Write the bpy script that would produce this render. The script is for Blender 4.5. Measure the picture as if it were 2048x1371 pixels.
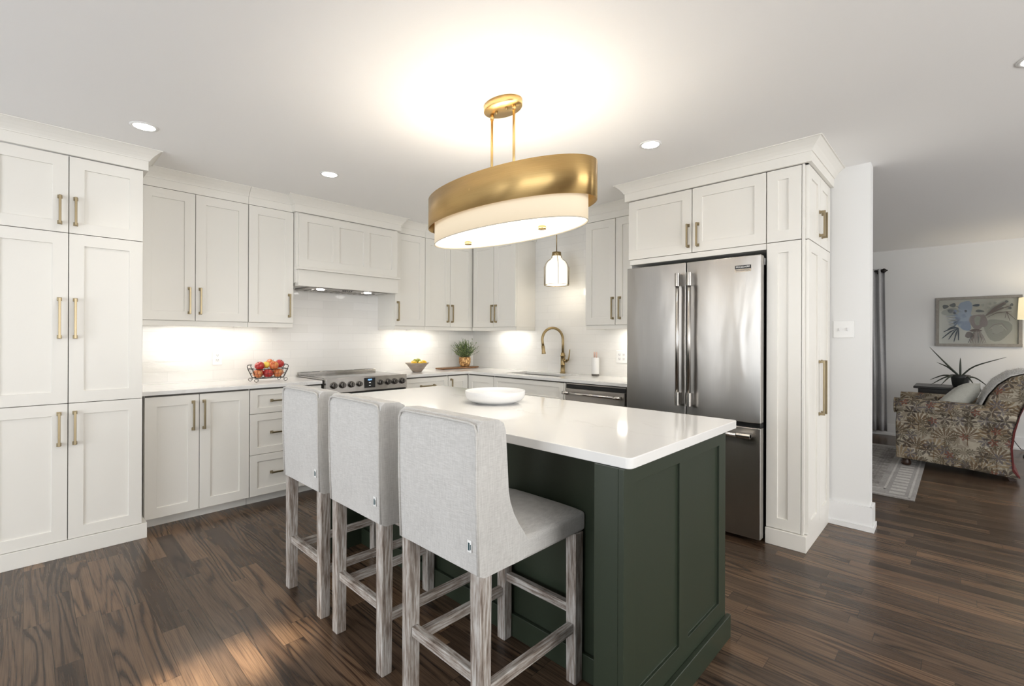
import bpy, bmesh, math, random
from mathutils import Vector, Matrix
R = math.radians
PI = math.pi
for o in list(bpy.data.objects):
    bpy.data.objects.remove(o, do_unlink=True)
SC = bpy.context.scene
COL = SC.collection

# ---------------------------------------------------------------- camera
F_PX = 935.8
yaw, pitch, roll = 0.76485, 0.000654, 0.003503
fw = Vector((math.cos(yaw)*math.cos(pitch), math.sin(yaw)*math.cos(pitch), math.sin(pitch)))
rt = Vector((math.sin(yaw), -math.cos(yaw), 0))
up = rt.cross(fw)
r2 = rt*math.cos(roll) + up*math.sin(roll)
u2 = -rt*math.sin(roll) + up*math.cos(roll)
cam_d = bpy.data.cameras.new('camera')
cam = bpy.data.objects.new('camera', cam_d)
COL.objects.link(cam)
cam_d.sensor_width = 36
cam_d.sensor_fit = 'HORIZONTAL'
cam_d.lens = F_PX/2048*36
cam_d.shift_y = -11.1/2048
cam_d.clip_start = 0.05
M = Matrix((r2, u2, -fw)).transposed().to_4x4()
M.translation = Vector((0, 0, 1.28))
cam.matrix_world = M
SC.camera = cam

# ---------------------------------------------------------------- view, world, daylight fill lamps
SC.view_settings.view_transform = 'Standard'
SC.view_settings.look = 'None'
SC.view_settings.gamma = 1
SC.view_settings.use_curve_mapping = False
SC.view_settings.exposure = 0.04
W = bpy.data.worlds.new('world')
SC.world = W
W.use_nodes = True
W.node_tree.nodes['Background'].inputs[0].default_value = (0.86, 0.93, 1.0, 1)
W.node_tree.nodes['Background'].inputs[1].default_value = 1.6

def area(name, loc, target, sx, sy, power, col=(1, 1, 1), parent=None, spread=180):
    d = bpy.data.lights.new(name, 'AREA')
    d.shape = 'RECTANGLE'; d.size = sx; d.size_y = sy; d.energy = power; d.color = col
    d.spread = R(spread)
    o = bpy.data.objects.new(name, d); COL.objects.link(o)
    o.location = loc
    dr = Vector(target) - Vector(loc)
    o.rotation_euler = dr.to_track_quat('-Z', 'Y').to_euler()
    if parent:
        o.parent = parent; o.location = Vector(loc) - parent.location
    return o

def spot(name, loc, power, col=(1, .93, .82), angle=100, blend=.8, r=.04, parent=None):
    d = bpy.data.lights.new(name, 'SPOT')
    d.energy = power; d.color = col; d.spot_size = R(angle); d.spot_blend = blend; d.shadow_soft_size = r
    o = bpy.data.objects.new(name, d); COL.objects.link(o)
    o.location = Vector(loc) - (parent.location if parent else Vector())
    if parent: o.parent = parent
    return o

# area lamps added outside unseen window openings, as fill standing in for daylight
area('daylight_fill_west', (-3.45, 1.1, 1.2), (0, 1.1, 2.4), 2.8, 2.1, 98, (.94, .97, 1.0))
area('fridge_streak_fill', (-3.45, 3.75, 1.3), (0, 3.75, 1.3), .6, 1.9, 13, (.97, .98, 1.0))  # added for the bright streak reflected in the fridge doors
area('daylight_fill_south', (1.1, -3.45, 1.35), (1.1, 0, 3.0), 3.2, 1.5, 118, (1.0, .975, .93))
area('daylight_fill_living', (6.0, -3.45, 1.4), (6.0, 0, 1.2), 1.6, 1.3, 36, (1, .98, .95))

# added spot lamp outside the west opening, stands in for low sun on floor
sb = spot('sun_patch_spot', (-3.6, 1.35, 2.15), 7500, (1, .84, .62), angle=5.4, blend=1, r=.05)
sb.rotation_euler = (Vector((.44, 2.02, 0))-Vector((-3.6, 1.35, 2.15))).to_track_quat('-Z', 'Y').to_euler()

# ---------------------------------------------------------------- materials
def nt(name):
    m = bpy.data.materials.new(name); m.use_nodes = True
    t = m.node_tree
    return m, t, t.nodes['Principled BSDF']

def mat(name, col, rough=.5, metal=0, spec=.5, coat=0, emit=None, es=0, trans=0, ior=1.45, an=0):
    m, t, b = nt(name)
    b.inputs['Base Color'].default_value = (*col, 1)
    b.inputs['Roughness'].default_value = rough
    b.inputs['Metallic'].default_value = metal
    b.inputs['Specular IOR Level'].default_value = spec
    b.inputs['Coat Weight'].default_value = coat
    b.inputs['IOR'].default_value = ior
    b.inputs['Transmission Weight'].default_value = trans
    if emit:
        b.inputs['Emission Color'].default_value = (*emit, 1)
        b.inputs['Emission Strength'].default_value = es
    return m

def N(t, typ, **kw):
    n = t.nodes.new(typ)
    for k, v in kw.items(): setattr(n, k, v)
    return n

def math_n(t, op, a, b=None, c=None):
    n = N(t, 'ShaderNodeMath', operation=op)
    for i, v in enumerate((a, b, c)):
        if v is None: continue
        if hasattr(v, 'links') or hasattr(v, 'is_linked'): t.links.new(v, n.inputs[i])
        else: n.inputs[i].default_value = v
    return n.outputs[0]

def ramp(t, fac, stops, interp='LINEAR'):
    n = N(t, 'ShaderNodeValToRGB'); n.color_ramp.interpolation = interp
    e = n.color_ramp.elements
    while len(e) < len(stops): e.new(.5)
    for i, (p, c) in enumerate(stops):
        e[i].position = p; e[i].color = (*c, 1) if len(c) == 3 else c
    t.links.new(fac, n.inputs[0]); return n.outputs[0]

def mix(t, fac, a, b, blend='MIX'):
    n = N(t, 'ShaderNodeMix', data_type='RGBA', blend_type=blend)
    for i, v in ((0, fac), (6, a), (7, b)):
        if isinstance(v, (int, float)): n.inputs[i].default_value = v
        elif isinstance(v, tuple): n.inputs[i].default_value = (*v, 1)
        else: t.links.new(v, n.inputs[i])
    return n.outputs[2]

def coords(t, scale=(1, 1, 1), rot=(0, 0, 0)):
    tc = N(t, 'ShaderNodeTexCoord'); mp = N(t, 'ShaderNodeMapping')
    mp.inputs['Scale'].default_value = scale; mp.inputs['Rotation'].default_value = rot
    t.links.new(tc.outputs['Object'], mp.inputs[0]); return mp.outputs[0]

def noise(t, vec, scale, detail=3, rough=.5, dist=0):
    n = N(t, 'ShaderNodeTexNoise'); n.inputs['Scale'].default_value = scale
    n.inputs['Detail'].default_value = detail; n.inputs['Roughness'].default_value = rough
    n.inputs['Distortion'].default_value = dist
    t.links.new(vec, n.inputs['Vector']); return n.outputs['Fac']

def bump(t, b, h, strength=.3, dist=.01):
    n = N(t, 'ShaderNodeBump'); n.inputs['Strength'].default_value = strength
    n.inputs['Distance'].default_value = dist
    t.links.new(h, n.inputs['Height']); t.links.new(n.outputs[0], b.inputs['Normal'])

def m_paint(name, col, rough=.45, sc=300, st=.03):
    m, t, b = nt(name)
    v = coords(t)
    b.inputs['Base Color'].default_value = (*col, 1)
    b.inputs['Roughness'].default_value = rough
    bump(t, b, noise(t, v, sc, 2), st, .001)
    return m

M_CAB = m_paint('cabinet_paint', (.84, .82, .77), .38)
M_WALL = m_paint('wall_paint', (.79, .79, .785), .6, 200, .05)
M_CEIL = m_paint('ceiling_paint', (.95, .945, .94), .8, 200, .05)
M_TRIM = m_paint('trim_paint', (.86, .86, .86), .35)
M_GREEN = m_paint('green_paint', (.026, .036, .022), .36)
M_GAP = mat('gap_shade_and_dark_parts', (.12, .11, .10), .8)  # dark tone painted as shade between doors; also used on dark solid parts
M_BRASS = mat('antique_brass', (.36, .27, .14), .36, 1)
M_BRASSD = mat('aged_brass_pull', (.33, .27, .17), .36, 1)
M_GOLDSAT = mat('satin_gold', (.68, .47, .20), .30, 1)
M_BLACK = mat('black_plastic', (.012, .012, .012), .35)
M_IRON = mat('black_wrought_iron', (.03, .027, .025), .5, .6)
M_CHROME = mat('polished_steel', (.72, .70, .68), .18, 1)
M_HANDLE = mat('satin_steel_handle', (.50, .48, .455), .27, 1)
M_WHITEP = mat('white_plastic', (.85, .85, .84), .35)
M_WHITEC = mat('white_ceramic', (.76, .76, .765), .28, coat=.3)
M_GLASS_BLACK = mat('black_ceramic_glass', (.03, .03, .032), .06, 0, .8)
M_CORDB = mat('black_cord', (.015, .015, .015), .5)

def m_steel(name, col, rough=.27, vertical=True, coat=0):
    m, t, b = nt(name)
    v = coords(t, (60, 60, 1.2) if vertical else (1.2, 1.2, 60))
    f = noise(t, v, 8, 3)
    b.inputs['Metallic'].default_value = 1
    t.links.new(ramp(t, f, [(.3, tuple(c*.96 for c in col)), (.7, col)]), b.inputs['Base Color'])
    b.inputs['Roughness'].default_value = rough
    b.inputs['Anisotropic'].default_value = .8; b.inputs['Anisotropic Rotation'].default_value = .25
    tg = N(t, 'ShaderNodeTangent'); tg.direction_type = 'RADIAL'; tg.axis = 'Z'
    t.links.new(tg.outputs[0], b.inputs['Tangent'])
    v2 = coords(t)
    v2 = coords(t, (1, 1, .35))
    bump(t, b, noise(t, v2, 4.5, 2, .5, .4), .22, .02)
    return m
M_STEEL = m_steel('brushed_stainless', (.46, .445, .425), .29)
M_STEELD = m_steel('dark_stainless', (.44, .42, .40), .32)
M_STEELH = m_steel('brushed_stainless_level', (.46, .445, .43), .26, False)

def m_bandgold():
    m, t, b = nt('brushed_gold')
    b.inputs['Metallic'].default_value = 1
    v = coords(t, (1, 1, 60))
    f = noise(t, v, 10, 2)
    t.links.new(ramp(t, f, [(.3, (.56, .375, .15)), (.7, (.62, .425, .185))]), b.inputs['Base Color'])
    b.inputs['Roughness'].default_value = .38
    b.inputs['Anisotropic'].default_value = .9; b.inputs['Anisotropic Rotation'].default_value = .25
    tg = N(t, 'ShaderNodeTangent'); tg.direction_type = 'RADIAL'; tg.axis = 'Z'
    t.links.new(tg.outputs[0], b.inputs['Tangent'])
    return m
M_BAND = m_bandgold()

def m_quartz():
    m, t, b = nt('white_quartz')
    v = coords(t, (1, .6, 1), (0, 0, .5))
    d = noise(t, v, 2.2, 6, .6, 1.2)
    vein = ramp(t, d, [(.47, (0, 0, 0)), (.5, (1, 1, 1)), (.53, (0, 0, 0))])
    msk = ramp(t, noise(t, v, 3.1, 2), [(.5, (0, 0, 0)), (.7, (1, 1, 1))])
    f = mix(t, 1, vein, msk, 'MULTIPLY')
    n = N(t, 'ShaderNodeRGBToBW'); t.links.new(f, n.inputs[0])
    f2 = math_n(t, 'MULTIPLY', n.outputs[0], .32)
    t.links.new(mix(t, f2, (.83, .825, .81), (.55, .53, .51)), b.inputs['Base Color'])
    b.inputs['Roughness'].default_value = .09
    b.inputs['Specular IOR Level'].default_value = .6
    return m
M_QUARTZ = m_quartz()

def m_floor():
    m, t, b = nt('dark_oak_strips')
    tc = N(t, 'ShaderNodeTexCoord'); s = N(t, 'ShaderNodeSeparateXYZ')
    t.links.new(tc.outputs['Object'], s.inputs[0])
    x, y = s.outputs[0], s.outputs[1]
    wdt = .083
    xr = math_n(t, 'DIVIDE', x, wdt)
    row = math_n(t, 'FLOOR', xr)
    fx = math_n(t, 'FRACT', xr)
    wn = N(t, 'ShaderNodeTexWhiteNoise', noise_dimensions='1D'); t.links.new(row, wn.inputs['W'])
    y2 = math_n(t, 'DIVIDE', math_n(t, 'ADD', y, math_n(t, 'MULTIPLY', wn.outputs[0], 7.3)), .72)
    pid = math_n(t, 'FLOOR', y2); fy = math_n(t, 'FRACT', y2)
    cb = N(t, 'ShaderNodeCombineXYZ'); t.links.new(row, cb.inputs[0]); t.links.new(pid, cb.inputs[1])
    wn2 = N(t, 'ShaderNodeTexWhiteNoise', noise_dimensions='3D'); t.links.new(cb.outputs[0], wn2.inputs['Vector'])
    rnd = wn2.outputs[0]
    # plank coordinates shifted per plank so that the grain breaks at every joint
    cv = N(t, 'ShaderNodeCombineXYZ')
    t.links.new(math_n(t, 'ADD', math_n(t, 'MULTIPLY', x, 1.0), math_n(t, 'MULTIPLY', rnd, 31)), cv.inputs[0])
    t.links.new(math_n(t, 'ADD', math_n(t, 'MULTIPLY', y, .075), math_n(t, 'MULTIPLY', rnd, 17)), cv.inputs[1])
    t.links.new(rnd, cv.inputs[2])
    big = noise(t, cv.outputs[0], 10, 1.5, .4, .15)
    rings = math_n(t, 'SINE', math_n(t, 'MULTIPLY', big, 70))
    cf = N(t, 'ShaderNodeVectorMath', operation='MULTIPLY'); t.links.new(cv.outputs[0], cf.inputs[0]); cf.inputs[1].default_value = (1, .22, 1)
    fine = noise(t, cf.outputs[0], 260, 3, .6)
    rings2 = math_n(t, 'ADD', math_n(t, 'MULTIPLY', rings, .5), .5)
    r3 = math_n(t, 'POWER', rings2, 2.6)
    fig = ramp(t, math_n(t, 'FRACT', math_n(t, 'MULTIPLY', rnd, 7.7)), [(.2, (.25, .25, .25)), (.8, (.80, .80, .80))])
    fgb = N(t, 'ShaderNodeRGBToBW'); t.links.new(fig, fgb.inputs[0])
    pores = ramp(t, fine, [(.42, (0, 0, 0)), (.70, (.6, .6, .6))])
    pb = N(t, 'ShaderNodeRGBToBW'); t.links.new(pores, pb.inputs[0])
    g = math_n(t, 'MINIMUM', math_n(t, 'ADD', math_n(t, 'MULTIPLY', r3, fgb.outputs[0]), pb.outputs[0]), 1)
    soft = noise(t, cv.outputs[0], 4, 2)
    basec = ramp(t, soft, [(.3, (.100, .062, .039)), (.7, (.152, .100, .064))])
    grain = mix(t, g, basec, (.026, .015, .010))
    tone = ramp(t, rnd, [(0, (.55, .53, .53)), (.35, (.85, .85, .86)), (.7, (1.1, 1.08, 1.05)), (1, (1.6, 1.5, 1.38))])
    colr = mix(t, 1, grain, tone, 'MULTIPLY')
    # joints
    ex = math_n(t, 'MINIMUM', fx, math_n(t, 'SUBTRACT', 1, fx))
    ey = math_n(t, 'MULTIPLY', math_n(t, 'MINIMUM', fy, math_n(t, 'SUBTRACT', 1, fy)), .72/wdt)
    e = math_n(t, 'MINIMUM', ex, ey)
    seam = ramp(t, e, [(.0, (.25, .25, .25)), (.018, (1, 1, 1))])
    colr = mix(t, 1, colr, seam, 'MULTIPLY')
    t.links.new(colr, b.inputs['Base Color'])
    b.inputs['Roughness'].default_value = .27
    b.inputs['Specular IOR Level'].default_value = .38
    hb = math_n(t, 'ADD', math_n(t, 'MULTIPLY', r3, -.25), math_n(t, 'MULTIPLY', math_n(t, 'MINIMUM', math_n(t, 'MULTIPLY', e, 30), 1), 1))
    bump(t, b, hb, .08, .002)
    return m
M_FLOOR = m_floor()

def m_tile(name, axis):
    """glossy handmade 3x12 tile; axis 0: wall runs along X, 1: along Y"""
    m, t, b = nt(name)
    tc = N(t, 'ShaderNodeTexCoord'); s = N(t, 'ShaderNodeSeparateXYZ'); t.links.new(tc.outputs['Object'], s.inputs[0])
    c = N(t, 'ShaderNodeCombineXYZ')
    t.links.new(s.outputs[axis], c.inputs[0]); t.links.new(s.outputs[2], c.inputs[1])
    br = N(t, 'ShaderNodeTexBrick'); t.links.new(c.outputs[0], br.inputs['Vector'])
    br.inputs['Scale'].default_value = 1
    br.inputs['Brick Width'].default_value = .305; br.inputs['Row Height'].default_value = .0775
    br.inputs['Mortar Size'].default_value = .0012; br.inputs['Mortar Smooth'].default_value = .35
    br.inputs['Color1'].default_value = (.80, .79, .765, 1); br.inputs['Color2'].default_value = (.84, .83, .81, 1)
    br.inputs['Mortar'].default_value = (.73, .72, .70, 1)
    t.links.new(br.outputs['Color'], b.inputs['Base Color'])
    b.inputs['Roughness'].default_value = .12
    v = coords(t, (1, 1, 2.2))
    h = math_n(t, 'ADD', math_n(t, 'MULTIPLY', noise(t, v, 13, 2), .55), math_n(t, 'MULTIPLY', br.outputs['Fac'], -.6))
    bump(t, b, h, .35, .006)
    return m
M_TILEX = m_tile('white_subway_tile_range_wall', 0)
M_TILEY = m_tile('white_subway_tile_sink_wall', 1)

def m_linen(name, c1, c2, sc=420):
    m, t, b = nt(name)
    a = noise(t, coords(t, (1, 1, .08)), sc, 2)
    c = noise(t, coords(t, (.08, .08, 1)), sc, 2)
    s = math_n(t, 'ADD', math_n(t, 'MULTIPLY', a, .5), math_n(t, 'MULTIPLY', c, .5))
    big = noise(t, coords(t), 4, 3)
    s2 = math_n(t, 'ADD', math_n(t, 'MULTIPLY', s, .8), math_n(t, 'MULTIPLY', big, .2))
    t.links.new(ramp(t, s2, [(.35, c1), (.62, c2)]), b.inputs['Base Color'])
    b.inputs['Roughness'].default_value = .95
    b.inputs['Specular IOR Level'].default_value = .15
    b.inputs['Sheen Weight'].default_value = .15
    bump(t, b, s, .35, .002)
    return m
M_LINEN = m_linen('oatmeal_linen', (.48, .47, .455), (.64, .63, .61))
M_LINENP = m_linen('linen_piping', (.45, .435, .41), (.60, .585, .56))
M_CURT = m_linen('grey_curtain_fabric', (.40, .40, .41), (.55, .55, .56))
M_PILLOW = m_linen('pale_cushion_fabric', (.50, .50, .45), (.66, .66, .60))
M_THROW = m_linen('white_fuzzy_throw', (.55, .54, .52), (.85, .84, .82), 90)

def m_weather(name='whitewashed_wood', sc=(1, 1, .07)):
    m, t, b = nt(name)
    v = coords(t, sc)
    f = noise(t, v, 130, 5, .65)
    g = noise(t, coords(t, (1, 1, .5)), 14, 3)
    k = math_n(t, 'ADD', math_n(t, 'MULTIPLY', f, .75), math_n(t, 'MULTIPLY', g, .3))
    t.links.new(ramp(t, k, [(.38, (.12, .085, .065)), (.50, (.31, .265, .23)), (.63, (.56, .54, .515))]), b.inputs['Base Color'])
    b.inputs['Roughness'].default_value = .7
    bump(t, b, f, .4, .003)
    return m
M_WEATHER = m_weather()
M_WEATHX = m_weather('whitewashed_wood_lengthwise', (.07, 1, 1))
M_WEATHY = m_weather('whitewashed_wood_crosswise', (1, .07, 1))

def m_wood(name, c1, c2, sc=(8, 60, 60), rough=.4):
    m, t, b = nt(name)
    f = noise(t, coords(t, sc), 1.2, 4, .6, .6)
    t.links.new(ramp(t, f, [(.3, c1), (.7, c2)]), b.inputs['Base Color'])
    b.inputs['Roughness'].default_value = rough
    return m
M_BOARD = m_wood('walnut_board', (.10, .045, .018), (.28, .14, .06), (4, 50, 50))
M_DARKW = m_wood('espresso_wood', (.010, .008, .007), (.022, .018, .016), rough=.35)
M_FRAMEW = m_wood('taupe_frame_wood', (.22, .20, .175), (.30, .28, .25), (3, 30, 30))
M_FOOTW = m_wood('walnut_foot', (.03, .015, .01), (.06, .03, .018))

def m_emit(name, col, s, base=(.9, .9, .9)):
    return mat(name, base, .6, emit=col, es=s)
M_LENS = m_emit('downlight_lens', (1, .97, .92), 14)
M_STRIP = m_emit('light_strip_lens', (1, .95, .86), 6)
M_DIFF = m_emit('frosted_diffuser', (1, .955, .86), 1.15)
M_SHADE = m_emit('cream_drum_fabric', (1, .78, .52), .36, (.66, .59, .46))
M_OPAL = m_emit('opal_glass', (1, .88, .66), .95)
M_LAMPSH = m_emit('lit_lamp_shade', (1, .84, .50), .8, (.7, .65, .5))

# ---------------------------------------------------------------- mesh helpers
class MB:
    def __init__(s): s.v = []; s.f = []; s.mi = []; s.cur = 0; s.smooth = []
    def add(s, vs, fs, smooth=False):
        o = len(s.v); s.v += [Vector(p) for p in vs]
        for f in fs: s.f.append(tuple(i+o for i in f)); s.mi.append(s.cur); s.smooth.append(smooth)
        return s
    def box(s, x0, x1, y0, y1, z0, z1):
        return s.hexa([(x0, y0, z0), (x1, y0, z0), (x1, y1, z0), (x0, y1, z0), (x0, y0, z1), (x1, y0, z1), (x1, y1, z1), (x0, y1, z1)])
    def hexa(s, p):
        return s.add(p, [(0, 3, 2, 1), (4, 5, 6, 7), (0, 1, 5, 4), (1, 2, 6, 5), (2, 3, 7, 6), (3, 0, 4, 7)])
    def beam(s, a, b, w, h, upv=(0, 0, 1)):
        a, b = Vector(a), Vector(b); d = (b-a).normalized(); sd = d.cross(Vector(upv))
        if sd.length < 1e-4: sd = d.cross(Vector((1, 0, 0)))
        sd.normalize(); u = sd.cross(d)
        p = []
        for e in (a, b):
            for i, j in ((-1, -1), (1, -1), (1, 1), (-1, 1)): p.append(e+sd*(i*w/2)+u*(j*h/2))
        return s.hexa(p)
    def tube(s, pts, r, n=10, cap=True, closed=False, smooth=True):
        pts = [Vector(p) for p in pts]; m = len(pts)
        rs = r if isinstance(r, (list, tuple)) else [r]*m
        t0 = (pts[1]-pts[0]).normalized()
        a = t0.cross(Vector((0, 0, 1)))
        if a.length < 1e-3: a = t0.cross(Vector((1, 0, 0)))
        a.normalize(); vs = []
        for i, p in enumerate(pts):
            if closed: t = (pts[(i+1) % m]-pts[i-1]).normalized()
            else: t = (pts[min(i+1, m-1)]-pts[max(i-1, 0)]).normalized()
            a = (a - t*a.dot(t)).normalized(); b = t.cross(a)
            for k in range(n):
                q = 2*PI*k/n
                vs.append(p + (a*math.cos(q)+b*math.sin(q))*rs[i])
        fs = []
        for i in range(m if closed else m-1):
            j = (i+1) % m
            for k in range(n): fs.append((i*n+k, i*n+(k+1) % n, j*n+(k+1) % n, j*n+k))
        s.add(vs, fs, smooth)
        if cap and not closed:
            s.add(vs[:n], [tuple(reversed(range(n)))]); s.add(vs[-n:], [tuple(range(n))])
        return s
    def lathe(s, prof, c=(0, 0, 0), n=32, sx=1, sy=1, smooth=True, cap0=False, cap1=False, ex=2.0):
        vs = []
        c = Vector(c)
        for r, z in prof:
            for k in range(n):
                q = 2*PI*k/n
                cx, cy = math.cos(q), math.sin(q)
                if ex != 2.0:
                    cx = math.copysign(abs(cx)**(2/ex), cx); cy = math.copysign(abs(cy)**(2/ex), cy)
                vs.append(c+Vector((r*cx*sx, r*cy*sy, z)))
        fs = []
        for i in range(len(prof)-1):
            for k in range(n): fs.append((i*n+k, i*n+(k+1) % n, (i+1)*n+(k+1) % n, (i+1)*n+k))
        s.add(vs, fs, smooth)
        if cap0: s.add(vs[:n], [tuple(range(n))])
        if cap1: s.add(vs[-n:], [tuple(range(n))])
        return s
    def prism(s, poly, ext, fn):
        """poly: 2-D outline; ext: (e0,e1); fn(a,b,e)->point"""
        n = len(poly)
        vs = [fn(a, b, ext[0]) for a, b in poly]+[fn(a, b, ext[1]) for a, b in poly]
        fs = [tuple(range(n)), tuple(reversed(range(n, 2*n)))]
        fs += [(i, (i+1) % n, n+(i+1) % n, n+i) for i in range(n)]
        return s.add(vs, fs)
    def sphere(s, c, r, nu=20, nv=12, sz=1, fn=None):
        c = Vector(c); vs = []; fs = []
        for i in range(nv+1):
            ph = PI*i/nv
            for k in range(nu):
                q = 2*PI*k/nu
                p = Vector((math.sin(ph)*math.cos(q), math.sin(ph)*math.sin(q), math.cos(ph)*sz))
                if fn: p = fn(p, ph, q)
                vs.append(c+p*r)
        for i in range(nv):
            for k in range(nu): fs.append((i*nu+k, (i+1)*nu+k, (i+1)*nu+(k+1) % nu, i*nu+(k+1) % nu))
        return s.add(vs, fs, True)

def obj(name, mb, mats, parent=None, bev=0, seg=2, subs=0, merge=True, off=None):
    me = bpy.data.meshes.new(name)
    L = off if off is not None else (root_loc(parent) if parent else Vector())
    me.from_pydata([tuple(p-L) for p in mb.v], [], mb.f)
    if not isinstance(mats, (list, tuple)): mats = [mats]
    for m in mats: me.materials.append(m)
    for p, mi, sm in zip(me.polygons, mb.mi, mb.smooth): p.material_index = mi; p.use_smooth = sm
    bm = bmesh.new(); bm.from_mesh(me)
    if merge: bmesh.ops.remove_doubles(bm, verts=bm.verts, dist=1e-5)
    bmesh.ops.recalc_face_normals(bm, faces=bm.faces)
    bm.to_mesh(me); bm.free()
    o = bpy.data.objects.new(name, me); COL.objects.link(o)
    if parent: o.parent = parent
    elif off is not None: o.location = L
    if bev:
        b = o.modifiers.new('bevel', 'BEVEL'); b.width = bev; b.segments = seg; b.limit_method = 'ANGLE'; b.angle_limit = R(35)
        b.harden_normals = False
        if seg > 1:
            b.harden_normals = True
            for p in me.polygons: p.use_smooth = True
            try: me.set_sharp_from_angle(angle=R(50))
            except Exception: pass
    if subs:
        b = o.modifiers.new('subdivision', 'SUBSURF'); b.levels = subs; b.render_levels = subs
    return o

ROOTS = {}
def root_loc(p):
    while p.parent: p = p.parent
    return ROOTS.get(p.name, Vector(p.location))

def thing(name, label, cat, loc=(0, 0, 0), group=None):
    o = bpy.data.objects.new(name, None); COL.objects.link(o)
    o.location = loc; o.empty_display_size = .1
    ROOTS[o.name] = Vector(loc)
    o['label'] = label; o['category'] = cat
    if group: o['group'] = group
    return o
def tag(o, label, cat, group=None, kind=None):
    o['label'] = label; o['category'] = cat
    if group: o['group'] = group
    if kind: o['kind'] = kind
    return o
def struct(name, mb, m, **k):
    o = obj(name, mb, m, **k); o['kind'] = 'structure'; return o
def copy_tree(o, parent=None):
    c = o.copy(); COL.objects.link(c)
    if parent: c.parent = parent
    for ch in o.children: copy_tree(ch, c)
    return c

# local frames: u runs along the face, n points out of it, z up
class FrX:   # face looks towards -Y
    def __init__(s, y): s.y = y
    def p(s, u, n, z): return Vector((u, s.y-n, z))
class FrY:   # face looks towards -X
    def __init__(s, x): s.x = x
    def p(s, u, n, z): return Vector((s.x-n, u, z))
def fbox(mb, fr, u0, u1, n0, n1, z0, z1):
    return mb.hexa([fr.p(u0, n0, z0), fr.p(u1, n0, z0), fr.p(u1, n1, z0), fr.p(u0, n1, z0), fr.p(u0, n0, z1), fr.p(u1, n0, z1), fr.p(u1, n1, z1), fr.p(u0, n1, z1)])

def panelled(fr, u0, u1, z0, z1, holes, t=.02, rec=.009, n0=0):
    """slab of thickness t in front of plane n0 with recessed fields"""
    us = sorted({u0, u1, *[h[0] for h in holes], *[h[1] for h in holes]})
    zs = sorted({z0, z1, *[h[2] for h in holes], *[h[3] for h in holes]})
    mb = MB()
    def hgt(i, j):
        if i < 0 or j < 0 or i >= len(us)-1 or j >= len(zs)-1: return n0
        cu, cz = (us[i]+us[i+1])/2, (zs[j]+zs[j+1])/2
        for h in holes:
            if h[0] < cu < h[1] and h[2] < cz < h[3]: return n0+t-rec
        return n0+t
    for i in range(len(us)-1):
        for j in range(len(zs)-1):
            h = hgt(i, j); a, b, c, d = us[i], us[i+1], zs[j], zs[j+1]
            mb.add([fr.p(a, h, c), fr.p(b, h, c), fr.p(b, h, d), fr.p(a, h, d)], [(0, 1, 2, 3)])
            mb.add([fr.p(a, n0, c), fr.p(b, n0, c), fr.p(b, n0, d), fr.p(a, n0, d)], [(0, 1, 2, 3)])
    for i in range(-1, len(us)-1):
        for j in range(len(zs)-1):
            h1, h2 = hgt(i, j), hgt(i+1, j)
            if h1 != h2: mb.add([fr.p(us[i+1], h1, zs[j]), fr.p(us[i+1], h2, zs[j]), fr.p(us[i+1], h2, zs[j+1]), fr.p(us[i+1], h1, zs[j+1])], [(0, 1, 2, 3)])
    for j in range(-1, len(zs)-1):
        for i in range(len(us)-1):
            h1, h2 = hgt(i, j), hgt(i, j+1)
            if h1 != h2: mb.add([fr.p(us[i], h1, zs[j+1]), fr.p(us[i], h2, zs[j+1]), fr.p(us[i+1], h2, zs[j+1]), fr.p(us[i+1], h1, zs[j+1])], [(0, 1, 2, 3)])
    return mb

G = .0018
def pull(fr, u, z, length, vertical, parent, n0=.02, name='handle'):
    """square bar pull on two flared feet"""
    mb = MB(); hw = .0058; L = length/2
    def bx(a0, a1, b0, b1, m0, m1):
        if vertical: fbox(mb, fr, u+b0, u+b1, m0, m1, z+a0, z+a1)
        else: fbox(mb, fr, u+a0, u+a1, m0, m1, z+b0, z+b1)
    for s in (-1, 1):
        bx(s*L-.0105, s*L+.0105, -.0105, .0105, n0, n0+.007)
        bx(s*L-.0075, s*L+.0075, -.0075, .0075, n0+.007, n0+.024)
    bx(-L-.0075, L+.0075, -hw, hw, n0+.022, n0+.034)
    return obj(name, mb, M_BRASSD, parent, bev=.0016, seg=2)

def door(fr, u0, u1, z0, z1, parent, st=.068, handle=None, hl=.18, name='door', hz=None, hu=None, horiz=False):
    st2 = min(st, (u1-u0)*.32)
    sz = min(st, (z1-z0)*.24)
    holes = [(u0+st2, u1-st2, z0+sz, z1-sz)]
    mb = panelled(fr, u0+G, u1-G, z0+G, z1-G, holes)
    d = obj(name, mb, M_CAB, parent, bev=.0014, seg=2)
    if hz is not None:
        pull(fr, hu, hz, hl, not horiz, d)
    return d

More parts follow.
